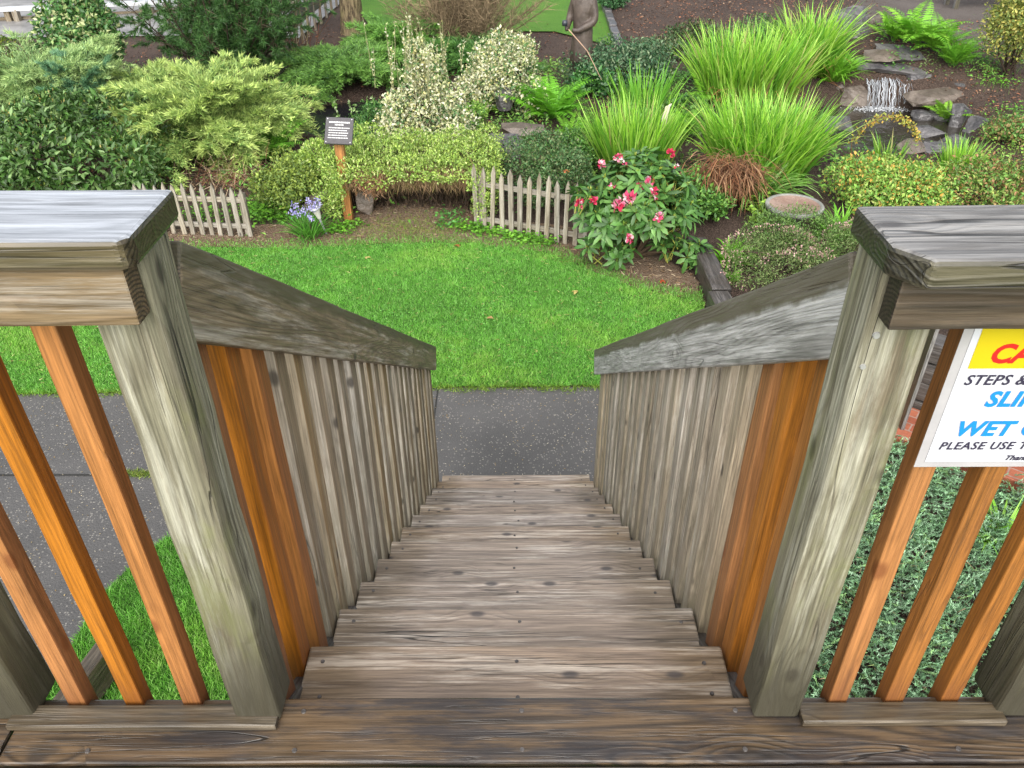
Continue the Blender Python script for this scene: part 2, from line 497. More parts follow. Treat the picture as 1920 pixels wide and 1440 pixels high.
# ------------------------------------------------------------ wooden boards
def box_mesh(name, L, W, T, bev=.004, seg=0, wob=.0, seed=0, round_end=None, nails=None):
    """board centred on its own origin: length along x, width along y, thickness along z"""
    bm = bmesh.new()
    bmesh.ops.create_cube(bm, size=1.0)
    for v in bm.verts:
        v.co = Vector((v.co.x * L, v.co.y * W, v.co.z * T))
    if round_end:                 # clipped corners in plan: list of (sx, sy, cut)
        for sx, sy, cut in round_end:
            bmesh.ops.bisect_plane(bm, geom=bm.verts[:] + bm.edges[:] + bm.faces[:],
                                   plane_co=Vector((sx * (L / 2 - cut), sy * W / 2, 0)), plane_no=Vector((sx, sy * .8, 0)).normalized(), clear_outer=True)
            es = [e for e in bm.edges if e.is_boundary]
            bmesh.ops.holes_fill(bm, edges=es)
    if bev:
        bmesh.ops.bevel(bm, geom=[e for e in bm.edges], offset=bev, segments=2, profile=.5, affect='EDGES', clamp_overlap=True)
    n = seg or max(1, int(L / .12))
    for i in range(1, n):
        bmesh.ops.bisect_plane(bm, geom=bm.verts[:] + bm.edges[:] + bm.faces[:], plane_co=Vector((-L / 2 + L * i / n, 0, 0)), plane_no=Vector((1, 0, 0)))
    if wob:
        r = random.Random(seed)
        ph = [r.uniform(0, 6.28) for _ in range(6)]
        for v in bm.verts:
            x = v.co.x
            v.co.y += wob * (math.sin(x * 5.1 + ph[0]) + .6 * math.sin(x * 13 + ph[1]) + .3 * math.sin(x * 37 + v.co.z * 90 + ph[2]))
            v.co.z += wob * (math.sin(x * 4.3 + ph[3]) + .5 * math.sin(x * 17 + ph[4]) + .3 * math.sin(x * 41 + v.co.y * 70 + ph[5]))
    for p, nr, rad, hgt in (nails or []):
        q = Vector(nr).to_track_quat('Z', 'Y').to_matrix().to_4x4()
        old = set(bm.faces)
        bmesh.ops.create_cone(bm, cap_ends=True, segments=10, radius1=rad, radius2=rad * .8, depth=hgt * 2, matrix=Matrix.Translation(Vector(p)) @ q)
        for f in bm.faces:
            if f not in old: f.material_index = 1
    return bm_mesh(bm, name)

RX = Matrix.Identity(3)
RZ = Matrix(((0, 0, -1), (0, 1, 0), (1, 0, 0)))          # board's x axis upright
RY = Matrix(((0, -1, 0), (1, 0, 0), (0, 0, 1)))          # board's x axis away from the viewer
RDN = Matrix(((0, 0, 1), (0, 1, 0), (-1, 0, 0)))         # board x axis pointing down
RZ90 = Matrix(((0, -1, 0), (0, 0, -1), (1, 0, 0)))       # upright, width across x

def board(name, L, W, T, loc, rot, mat, parent, label=None, bev=.004, wob=.0012, seed=None, seg=0, round_end=None, nails=None, nmat=None):
    me = box_mesh(name, L, W, T, bev, seg, wob, seed if seed is not None else random.randrange(9999), round_end, nails)
    o = link(name, me, mat, parent, loc, rot, label)
    if nails: me.materials.append(nmat or M_NAIL)
    return o

M_NAIL = plain('rusty_nail', (.13, .12, .115), .5, .4, 60, .3, .6)
M_SCREW = plain('bright_screw', (.34, .34, .33), .4, .1, 60, .1, .3)

G_, R_, Y0, HW = .27, .1871, 1.003, .5141
TH = math.atan2(R_, G_)
ct, st = math.cos(TH), math.sin(TH)

def slope(s, p):                  # point on the stair's incline: s along it, p square to it, measured from eye height
    return (s * ct + p * st, CAM.z - s * st + p * ct)

# deck
deck = thing('wooden_deck', 'wet dark brown wooden deck at the head of the stairs', 'deck', (0, .5, DECK))
yy = Y0
for k in range(5):
    for xa, xb in ((-1.02, 1.04), (-3.0, -1.026), (1.046, 3.0)):
        t = 0.0
        b = board('deck_board', xb - xa, .143, .038, ((xa + xb) / 2, yy - .0715, DECK - .019 + random.uniform(-.0008, .0008)), RX, M_DECK, deck, bev=.005, wob=.0008,
                  nails=[((x, y, .0198), (0, 0, 1), .0055, .0015) for x in (-.86, -.45, .0, .44, .86) for y in (-.045, .04)] if k == 0 and xa == -1.02 else None)
    yy -= .149
board('joist', 2.9, .16, .04, (0, Y0 - .09, DECK - .125), Matrix(((1, 0, 0), (0, 0, -1), (0, 1, 0))), M_DARKTIE, deck)
for x in (-1.03, 1.03):
    board('support_post', DECK - .21, .1, .1, (x, .86, (DECK - .21) / 2), RZ, M_DARKTIE, deck)

# staircase
stairs = thing('staircase', 'straight flight of worn grey brown wooden steps down to the path', 'stairs', (0, Y0 + 6.5 * G_, 0))
for n in range(1, 13):
    pts = [((x + random.uniform(-.012, .012), y + random.uniform(-.012, .012), .0215), (0, 0, 1), .0055, .0015) for x in (-HW + .05, 0, HW - .05) for y in (-.09, .0, .1)]
    tr = board('tread', 2 * HW, .295, .04, (random.uniform(-.004, .004), Y0 + n * G_ - .1475, DECK - n * R_ - .02), RX, M_TREAD, stairs, bev=.006, wob=.0014, seg=12, nails=pts)
SL = Matrix(((0, -1, 0), (ct, 0, st), (-st, 0, ct)))
for sx in (-1, 1):
    y, z = slope(3.66, -.664 - .165)
    board('stringer', 3.8, .036, .2, (sx * .528, y, z), SL, M_DARKTIE, stairs)

# stair railings
RAIL = {-1: (M_RAILL, .061, .207, 'brown mottled handrail with a dark wet upper edge'), 1: (M_RAILR, .031, .184, 'silvery grey handrail with a dark wet upper edge')}
for sx in (-1, 1):
    mt, p0, p1, lab = RAIL[sx]
    rt = thing('stair_railing', ('stair railing with a brown mottled handrail, beside the grass patch and path' if sx < 0 else
               'stair railing with a silvery grey handrail, beside the flowering bed'), 'railing', (sx * .54, 2.6, 0), 'railings of the stairs')
    s0, s1 = 1.17, 4.96
    y, z = slope((s0 + s1) / 2, (p0 + p1) / 2)
    board('handrail', s1 - s0, .033, p1 - p0, (sx * .5035, y, z), SL, mt, rt, lab, bev=.005, wob=.001)
    k = 0
    Y = 1.075 if sx < 0 else 1.09
    while Y < 4.12:
        s = (Y + .09 - p1 * st) / ct
        ztop = slope(s, p1 - .02)[1]
        zb = DECK - (Y - Y0) / G_ * R_ - .26
        zb = max(zb, .03)
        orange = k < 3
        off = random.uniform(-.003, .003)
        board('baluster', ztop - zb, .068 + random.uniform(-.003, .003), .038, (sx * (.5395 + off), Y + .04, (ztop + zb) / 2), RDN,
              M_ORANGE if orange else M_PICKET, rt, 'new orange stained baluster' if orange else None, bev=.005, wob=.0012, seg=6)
        Y += .1275 + random.uniform(-.004, .004)
        k += 1

# deck railings
for sx in (-1, 1):
    nm = ('deck railing with a pale silvery wet cap, over the asphalt path' if sx < 0 else 'deck railing with a grey cracked cap, carrying the caution sign')
    rt = thing('deck_railing', nm, 'railing', (sx * .75, 1.0, DECK), 'railings of the deck')
    xin = sx * .4836
    for xc in (xin + sx * .046, sx * 1.03 if sx < 0 else 1.016):
        zt = DECK + (1.047 if sx < 0 else 1.03)
        ps = board('post', zt - DECK - .002, .093, .092, (xc, .998, (zt + DECK) / 2), RZ.copy(), M_POST, rt, bev=.007, wob=.0022, seg=10,
                   nails=[((-.402, -.0475, -.030), (0, -1, 0), .006, .0025), ((-.350, -.0475, -.036), (0, -1, 0), .005, .0025)] if 0 < xc < .8 else None, nmat=M_SCREW)
        ps.rotation_euler = Matrix(((0, 0, 1), (0, 1, 0), (-1, 0, 0))).to_euler()      # x axis points down: the damp end is its far end
    if sx < 0:
        capz, y0, y1, xe = 1.09, .896, 1.068, -.472
        mc, mb = M_CAPL, M_TOPL
    else:
        capz, y0, y1, xe = 1.067, .876, 1.052, .47
        mc, mb = M_CAPR, M_TOPR
    Lc = 1.9
    board('cap_rail', Lc, y1 - y0, .042, (xe + sx * Lc / 2, (y0 + y1) / 2, DECK + capz - .021), RX, mc, rt, bev=.007, wob=.0012, seg=14,
          round_end=([(-sx, -1, .035)] if sx > 0 else [(-sx, -1, .012)]))
    zb = .962 if sx < 0 else .948
    zt = capz - .0425
    Lb = 1.8
    board('top_rail', Lb, .038, zt - zb, (xin + sx * (Lb / 2 + .008), .950 - .0215, DECK + (zt + zb) / 2), RX, mb, rt, bev=.003, wob=.001)
    xa, xb = (-1.0, -.470) if sx < 0 else (.478, .99)
    xb2 = xin + sx * .001
    if sx < 0:
        board('toe_board', .545, .05, .018, (-.757, .953, DECK + .0105), RX, M_TOE, rt, bev=.004)
    else:
        board('toe_board', .41, .046, .018, (.78, .955, DECK + .0105), RX, M_TOE, rt, bev=.004)
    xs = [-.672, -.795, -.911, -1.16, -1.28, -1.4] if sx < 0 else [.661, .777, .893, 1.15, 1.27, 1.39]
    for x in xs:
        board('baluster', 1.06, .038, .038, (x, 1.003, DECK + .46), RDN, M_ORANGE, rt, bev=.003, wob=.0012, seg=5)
    xsub = -1.6 if sx < 0 else 1.6
    board('toe_board', .9, .05, .03, (xsub, .95, DECK + .0165), RX, M_TOE, rt, bev=.004)

# caution sign wired to the right deck railing
SY = .962
p00 = at_y(1735, 868, SY)
pl = at_y(1832, 632, SY)
SW, SHH = .345, 1.0
sx0, sz0 = p00.x + .0, p00.z
sz1 = DECK + .99
M_WHITE = plain('white_paper', (.52, .53, .57), .3, .02, 5, .02)
M_YELLOW = plain('yellow_print', (.5, .4, .01), .3, .03, 5, .02)
M_RED = plain('red_print', (.5, .018, .016), .3, .03, 5, .02)
M_BLUE = plain('blue_print', (.012, .2, .62), .3, .03, 5, .02)
M_INK = plain('dark_print', (.03, .025, .05), .35, .03, 5, .02)
M_LAM = plain('laminate_edge', (.36, .35, .36), .2, .1, 8, .05)
sign = thing('caution_sign', 'white laminated caution sign with yellow band and red and blue words on the railing', 'sign', (sx0, SY, sz0))
def flat(name, x0, x1, z0, z1, y, th, mat, parent, label=None):
    me = box_mesh(name, x1 - x0, th, z1 - z0, .0004, 1)
    return link(name, me, mat, parent, ((x0 + x1) / 2, y, (z0 + z1) / 2), None, label)
flat('laminate', sx0 - .014, sx0 + SW + .014, sz0 - .011, sz1 + .012, SY + .0035, .0012, M_LAM, sign)
flat('paper', sx0, sx0 + SW, sz0, sz1, SY + .002, .0008, M_WHITE, sign)
by = at_y(1815, 692, SY)
flat('yellow_band', by.x, sx0 + SW - .01, by.z, sz1 - .006, SY + .0010, .0006, M_YELLOW, sign)
def text(body, px, ytop, ybot, mat, label, y, shear=.0, off=.0, parent=None, center=None, size=None, loc=None, spacing=1.0, rot=None, wid=None):
    cu = bpy.data.curves.new('lettering', 'FONT')
    cu.body = body
    cu.size = 1.0
    cu.shear = shear
    cu.offset = off
    cu.space_character = spacing
    cu.extrude = .004
    cu.resolution_u = 3
    t = bpy.data.objects.new('tmp', cu)
    C.objects.link(t)
    bpy.context.view_layer.update()
    me = bpy.data.meshes.new_from_object(t.evaluated_get(bpy.context.evaluated_depsgraph_get()))
    bpy.data.objects.remove(t)
    bpy.data.curves.remove(cu)
    n = len(me.vertices)
    v = np.zeros(n * 3, dtype=np.float32)
    me.vertices.foreach_get('co', v)
    v = v.reshape(-1, 3)
    return me, v
def sign_line(body, px, ytop, ybot, mat, label, shear=.25, off=.02, spacing=1.0, px2=None, nref=None):
    me, v = text(body, px, ytop, ybot, mat, label, SY, shear, off, spacing=spacing)
    a, b = at_y(px, ybot, SY), at_y(px, ytop, SY)
    k = (b.z - a.z) / .72
    kx = k
    v[:, 0] -= v[:, 0].min()
    if px2:                       # letters reach this far
        kx = k * px2
    co = np.stack([v[:, 0] * kx, np.full(len(v), 0.0) - v[:, 2] * .05, v[:, 1] * k], 1)
    me.vertices.foreach_set('co', co.astype(np.float32).ravel())
    me.update()
    me.materials.clear()
    return link('lettering', me, mat, sign, (a.x, SY + .0003, a.z), None, label)
sign_line('CAUTION', 1855, 645, 680, M_RED, 'red word CAUTION', .2, .035, 1.02, 1.0)
sign_line('STEPS & DECK', 1807, 703, 722, M_INK, 'dark words STEPS & DECK', .22, .014, 1.06, 1.0)
sign_line('SLIPPERY', 1845, 734, 762, M_BLUE, 'blue word SLIPPERY', .2, .035, 1.07, 1.0)
sign_line('WET OR ICY', 1791, 790, 817, M_BLUE, 'blue words WET OR ICY', .2, .035, 1.07, 1.0)
sign_line('PLEASE USE THE RAIL', 1760, 829, 843, M_INK, 'dark words PLEASE USE THE RAIL', .22, .014, 1.1, 1.0)
sign_line('Thank you', 1885, 854, 863, M_INK, 'small dark words Thank you', .4, .015, 1.0, 1.1)

# ------------------------------------------------------------ ground sheets
def grid_sheet(x0, x1, y0, y1, dx):
    xs = np.arange(x0, x1 + dx * .5, dx)
    ys = np.arange(y0, y1 + dx * .5, dx)
    X, Y = np.meshgrid(xs, ys)
    V = np.stack([X.ravel(), Y.ravel(), hh(X, Y).ravel()], 1)
    nx, ny = len(xs), len(ys)
    i = np.arange(nx - 1)[None] + np.arange(ny - 1)[:, None] * nx
    i = i.ravel()
    T = np.concatenate([np.stack([i, i + 1, i + nx + 1], 1), np.stack([i, i + nx + 1, i + nx], 1)])
    return V, T
V, T = grid_sheet(-16, 16, -4, 30, .16)
me = tri_mesh('ground', V, T, None, True)
tag(link('ground', me, M_SOIL), None, None, None, 'structure')
# the land beyond, down to the horizon
bm = bmesh.new()
ring = [(-16, -4), (16, -4), (16, 30), (-16, 30)]
outr = [(-260, -120), (260, -120), (260, 400), (-260, 400)]
vi = [bm.verts.new((x, y, float(hh(x, y)))) for x, y in ring]
vo = [bm.verts.new((x, y, float(hh(0, 30)) if y > 0 else 0)) for x, y in outr]
for i in range(4):
    j = (i + 1) % 4
    bm.faces.new((vi[i], vi[j], vo[j], vo[i]))
tag(link('terrain', bm_mesh(bm, 'terrain'), M_FARGRASS), None, None, None, 'structure')

def jag(pts, step=.12, amp=.03, seed=1):
    r = random.Random(seed)
    out = []
    for (a, b) in zip(pts, pts[1:] + pts[:1]):
        a, b = Vector(a), Vector(b)
        n = max(1, int((b - a).length / step))
        for i in range(n):
            p = a.lerp(b, i / n)
            out.append((p.x + r.uniform(-amp, amp), p.y + r.uniform(-amp, amp)))
    return out

def curve_pts(pts, n=6):
    """Catmull-Rom through the points"""
    P = [Vector(p) for p in pts]
    out = []
    for i in range(len(P) - 1):
        a, b, c, d = P[max(0, i - 1)], P[i], P[i + 1], P[min(len(P) - 1, i + 2)]
        for k in range(n):
            t = k / n
            out.append(tuple(.5 * ((2 * b) + (c - a) * t + (2 * a - 5 * b + 4 * c - d) * t * t + (3 * b - a - 3 * c + d) * t ** 3)))
    out.append(tuple(P[-1]))
    return out

def sheet(name, poly, mat, dz, cell=.4):
    bm = bmesh.new()
    f = bm.faces.new([bm.verts.new((x, y, 0)) for x, y in poly])
    xs = [p[0] for p in poly]
    ys = [p[1] for p in poly]
    if max(ys) > 6.3:
        for ax, lo, hi in ((0, min(xs), max(xs)), (1, min(ys), max(ys))):
            q = lo + cell
            while q < hi:
                co, no = [0, 0, 0], [0, 0, 0]
                co[ax], no[ax] = q, 1
                bmesh.ops.bisect_plane(bm, geom=bm.verts[:] + bm.edges[:] + bm.faces[:], plane_co=co, plane_no=no)
                q += cell
    for v in bm.verts:
        v.co.z = float(hh(v.co.x, v.co.y)) + dz
    bmesh.ops.recalc_face_normals(bm, faces=bm.faces[:])
    if sum(f.normal.z for f in bm.faces) < 0:
        bmesh.ops.reverse_faces(bm, faces=bm.faces[:])
    return tag(link(name, bm_mesh(bm, name), mat), None, None, None, 'structure')

def g2(px, py):
    p = gnd(px, py)
    return (p.x, p.y)

def inpoly(P, poly):
    x, y = P[:, 0], P[:, 1]
    ins = np.zeros(len(P), bool)
    n = len(poly)
    j = n - 1
    for i in range(n):
        xi, yi = poly[i]
        xj, yj = poly[j]
        c = ((yi > y) != (yj > y)) & (x < (xj - xi) * (y - yi) / (yj - yi + 1e-12) + xi)
        ins ^= c
        j = i
    return ins

PATH = [(-9, -1), (-2.62, -1), (-2.62, 2.4)] + curve_pts([(-2.6, 2.62), (-2.59, 3.1), (-2.52, 3.5), (-2.33, 3.82), (-1.95, 4.02), (-1.2, 4.12), (-.6, 4.13)]) + \
       [(.7, 4.13), (2.0, 4.2), (2.0, 5.56), (.65, 5.56), (-1.0, 5.55), (-4.06, 5.49), (-9, 5.35)]
sheet('path', PATH, M_PATH, .006)
isl = curve_pts([(-2.6, 2.62), (-2.59, 3.1), (-2.52, 3.5), (-2.33, 3.82), (-1.95, 4.02), (-1.2, 4.12), (-.6, 4.13)])
ISLAND = jag([(-2.6, .2)] + isl + [(.7, 4.12), (.7, .2)], .15, .012, 3)
sheet('grass_verge', ISLAND, M_LAWNBASE, .011)
bedge = curve_pts([(-9, 8.2), (-5.2, 8.35), (-3.4, 8.32), (-2.4, 8.30), (-1.6, 8.37), (-.8, 8.40), (-.1, 8.30), (.4, 8.1), (.8, 7.72), (1.2, 7.35), (1.6, 7.12), (1.86, 7.0)])
LAWN = jag([(-9, 5.36), (-4.06, 5.5), (-1.0, 5.56), (.65, 5.57), (1.86, 5.57)] + bedge[::-1], .15, .015, 4)
sheet('lawn', LAWN, M_LAWNBASE, .009)
EARTH = jag(bedge + [(1.9, 7.6), (1.3, 8.4), (.4, 8.9), (-.4, 9.0), (-.6, 9.9), (-1.9, 9.9), (-2.1, 9.0), (-4.2, 8.8), (-9, 8.7)], .2, .04, 5)
sheet('earth_border', EARTH, M_DIRT, .013, .2)
# joints between path slabs
M_JOINT = plain('joint_soil', (.02, .02, .018), .9, .4, 30)
sheet('path_joint', [(-9, 4.475), (-2.45, 4.452), (-2.45, 4.47), (-9, 4.495)], M_JOINT, .010)
sheet('path_joint', [(-9, 2.73), (-2.6, 2.70), (-2.6, 2.72), (-9, 2.75)], M_JOINT, .010)
sheet('path_joint', [(-.66, 4.2), (-.648, 4.2), (-.648, 5.55), (-.66, 5.55)], M_JOINT, .010)

# far ground of the top edge of the view
sheet('far_lawn', [g2(700, 60), g2(790, 60), g2(1040, 62), g2(1150, 90), g2(1128, 0), (2.5, 29.5), (-5, 29.5), g2(670, 20)], M_FARGRASS, .03)
sheet('far_path', [g2(-150, 75), g2(330, 70), g2(560, 75), g2(640, 8), (-3.4, 29), (-4.6, 29), g2(520, 20), g2(330, 3), g2(-150, 3)], M_PATHFAR, .03)
sheet('far_lawn', [(-15.5, 26), (-15.5, 29.6), (-6, 29.6), (-6.4, 26.5), (-9, 25.5)], M_FARGRASS, .04)
sheet('mulch_path', [g2(1610, -6), g2(1600, 20), g2(1680, 70), g2(1760, 60), g2(1840, 95), (14.5, 19.0), (14.5, 27)], mat_soil('packed_mulch', (.1, .082, .072), (.13, .11, .1), (.16, .14, .12)), .014)
kb = thing('stone_kerb', 'grey stone kerb between the far lawn and the dark mulch', 'kerb', gnd(1150, 60))
a, b = gnd(1128, -4), gnd(1160, 88)
dv = (b - a)
for i in range(7):
    p = a.lerp(b, (i + .5) / 7)
    link('kerb_stone', box_mesh('kerb_stone', dv.length / 7 - .02, .16, .12, .02, 3, .006, i), M_ROCK, kb, (p.x, p.y, p.z + .05), (0, 0, math.atan2(dv.y, dv.x)))

# ------------------------------------------------------------ foliage generators
def unit(v):
    return v / np.maximum(np.linalg.norm(v, axis=-1, keepdims=True), 1e-9)

def rdir(n):
    return unit(rng.normal(size=(n, 3)))

def colmix(n, cols, wts=None, var=.18):
    """one colour per leaf out of a plant's own leaf colours"""
    cols = np.asarray(cols, float)
    k = rng.choice(len(cols), n, p=wts)
    return np.clip(cols[k] * (1 + var * rng.normal(size=(n, 1))), .002, .95)

def leaves(B, P, D, N, L, W, K, fold=.18, bend=.15, big=False):
    """leaf blades from base P along D, face towards N"""
    n = len(P)
    L = np.broadcast_to(np.asarray(L, float), (n,))[:, None]
    W = np.broadcast_to(np.asarray(W, float), (n,))[:, None]
    D = unit(D)
    Sd = unit(np.cross(D, N))
    N2 = np.cross(Sd, D)
    if not big:
        v = np.stack([P, P + D * L * .45 + Sd * W * .5 + N2 * W * fold, P + D * L - N2 * L * bend, P + D * L * .45 - Sd * W * .5 + N2 * W * fold], 1)
        t = np.array([[0, 1, 2], [0, 2, 3]])
        m = 4
    else:
        m1, m2 = P + D * L * .33, P + D * L * .7 - N2 * L * bend * .45
        v = np.stack([P, m1 + Sd * W * .42 + N2 * W * fold, m1, m1 - Sd * W * .42 + N2 * W * fold,
                      m2 + Sd * W * .46 + N2 * W * fold, m2, m2 - Sd * W * .46 + N2 * W * fold, P + D * L - N2 * L * bend], 1)
        t = np.array([[0, 1, 2], [0, 2, 3], [1, 4, 5], [1, 5, 2], [2, 5, 6], [2, 6, 3], [4, 7, 5], [5, 7, 6]])
        m = 8
    T = (t[None] + (np.arange(n) * m)[:, None, None]).reshape(-1, 3)
    B.add(v.reshape(-1, 3), T, np.repeat(K, m, 0))

def straps(B, P, az, el, L, W, bend, K, K2=None, k=5, twist=None):
    """arching strap leaves: heading az, starting elevation el, bending over by bend radians"""
    n = len(P)
    pos = np.array(P, float)
    pts, el_ = [pos.copy()], np.array(el, float)
    for i in range(k):
        e = el_ - bend * ((i + .5) / k) ** 1.4
        d = np.stack([np.sin(az) * np.cos(e), np.cos(az) * np.cos(e), np.sin(e)], 1)
        pos = pos + d * (L / k)[:, None]
        pts.append(pos.copy())
    sa = az + math.pi / 2 + (0 if twist is None else twist)
    Sd = np.stack([np.sin(sa), np.cos(sa), np.zeros(n)], 1)
    prof = np.array([.6, 1, 1, .85, .6, .3, .0])[np.linspace(0, 6, k + 1).round().astype(int)]
    V = []
    for i in range(k):
        V += [pts[i] - Sd * (W * prof[i] * .5)[:, None], pts[i] + Sd * (W * prof[i] * .5)[:, None]]
    V.append(pts[k])
    V = np.stack(V, 1)
    m = 2 * k + 1
    t = []
    for i in range(k - 1):
        a = 2 * i
        t += [[a, a + 1, a + 3], [a, a + 3, a + 2]]
    t.append([2 * k - 2, 2 * k - 1, 2 * k])
    T = (np.array(t)[None] + (np.arange(n) * m)[:, None, None]).reshape(-1, 3)
    K2 = K if K2 is None else K2
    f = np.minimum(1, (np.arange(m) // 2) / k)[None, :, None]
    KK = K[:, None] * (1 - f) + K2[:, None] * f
    B.add(V.reshape(-1, 3), T, KK.reshape(-1, 3))

def needles(B, P, D, L, W, K):
    n = len(P)
    L = np.broadcast_to(np.asarray(L, float), (n,))[:, None]
    W = np.broadcast_to(np.asarray(W, float), (n,))[:, None]
    D = unit(D)
    Sd = unit(np.cross(D, rdir(n)))
    v = np.stack([P - Sd * W * .5, P + Sd * W * .5, P + D * L], 1)
    B.add(v.reshape(-1, 3), np.arange(3 * n).reshape(-1, 3), np.repeat(K, 3, 0))

def tube(B, pts, r0, r1, K, sides=5):
    pts = [np.asarray(p, float) for p in pts]
    n = len(pts)
    rings = []
    for i, p in enumerate(pts):
        d = pts[min(i + 1, n - 1)] - pts[max(i - 1, 0)]
        d = d / max(np.linalg.norm(d), 1e-9)
        a = np.cross(d, [0, 0, 1.0] if abs(d[2]) < .9 else [1.0, 0, 0])
        a /= np.linalg.norm(a)
        b = np.cross(d, a)
        r = r0 + (r1 - r0) * i / max(1, n - 1)
        t = np.arange(sides) * 2 * math.pi / sides
        rings.append(p + r * (np.cos(t)[:, None] * a + np.sin(t)[:, None] * b))
    T = []
    for i in range(n - 1):
        for k in range(sides):
            a, b = i * sides + k, i * sides + (k + 1) % sides
            T += [[a, b, b + sides], [a, b + sides, a + sides]]
    B.add(np.concatenate(rings), T, np.asarray(K, float))

def lobes(c, rx, ry, rz, n, k=.42, seed=None):
    """clumps of an uneven crown over an ellipsoid"""
    r = np.random.default_rng(seed if seed is not None else rng.integers(1e6))
    out = [(np.array(c, float), np.array([rx * .78, ry * .78, rz * .78]))]
    for i in range(n):
        d = r.normal(size=3)
        d[2] = abs(d[2]) * .9 - .15
        d /= np.linalg.norm(d)
        s = k * r.uniform(.7, 1.25)
        out.append((np.array(c) + d * np.array([rx, ry, rz]) * (1 - s * .75), np.array([rx, ry, (rx + rz) * .5]) * s))
    return out

def surf(n, LB, shell=.3, zmin=None, up=None):
    """points near the skin of a set of clumps, with their outward normals"""
    w = np.array([(r[0] * r[1] + r[0] * r[2] + r[1] * r[2]) for c, r in LB])
    k = rng.choice(len(LB), n, p=w / w.sum())
    Cc = np.array([c for c, r in LB])[k]
    Rr = np.array([r for c, r in LB])[k]
    d = rdir(n)
    f = 1 - shell * rng.random(n) ** 1.6
    P = Cc + d * Rr * f[:, None]
    N = unit(d / Rr)
    keep = np.ones(n, bool)
    for i, (c, r) in enumerate(LB):
        q = (((P - c) / r) ** 2).sum(1)
        keep &= (q > (1 - shell) ** 2 * .8) | (k == i)
    if zmin is not None:
        keep &= P[:, 2] > hh(P[:, 0], P[:, 1]) + zmin
    return P[keep], N[keep]

def stems(root, c0, targets, K=(.05, .035, .025), r=.02, name='stem'):
    B = Buf()
    for t in targets:
        p0 = np.array(c0) + np.append(rng.normal(size=2) * .06, 0)
        m = (p0 + t) / 2 + rng.normal(size=3) * .06 + [0, 0, .05]
        tube(B, [p0, m, t], r, r * .35, K, 4)
    B.obj(name, M_STEM, root)

def leafy(name, label, cat, px, Y, hw, top, n, LL, WW, cols, wts=None, ry=None, zlow=0.0, nl=14, shell=.35, mat=None, group=None, updir=.3, big=False,
          zc=.42, extra=None, jit=.8, k=.42, LB=None, var=.18, bend=.15):
    """broad leaved shrub: crown clumps of leaves over stems"""
    g = Vector((x_at(px, Y), Y, 0))
    x0 = g.x
    z0 = float(hh(x0, Y))
    zt = at_y(px, top, Y).z
    rx = hw / ppm(Y, (z0 + zt) / 2)
    h = zt - z0
    root = thing(name, label, cat, (x0, Y, z0), group)
    if LB is None:
        LB = lobes((x0, Y, z0 + zlow + (h - zlow) * zc), rx, ry or rx * .9, (h - zlow) * (1 - zc) * .86, nl, k)
    P, N = surf(n, LB, shell, .02)
    D = unit(N * .6 + rdir(len(P)) * jit + np.array([0, 0, updir]))
    Nn = unit(N + rdir(len(P)) * .5 + np.array([0, 0, .5]))
    B = Buf()
    s = rng.uniform(.42, 1.35, len(P))
    leaves(B, P, D, Nn, LL * s, WW * s, colmix(len(P), cols, wts, var), big=big, bend=bend)
    if extra: extra(B, LB)
    B.obj('foliage', mat or M_FOL, root)
    stems(root, (x0, Y, z0), [c for c, r in LB[1:12]])
    return root, LB

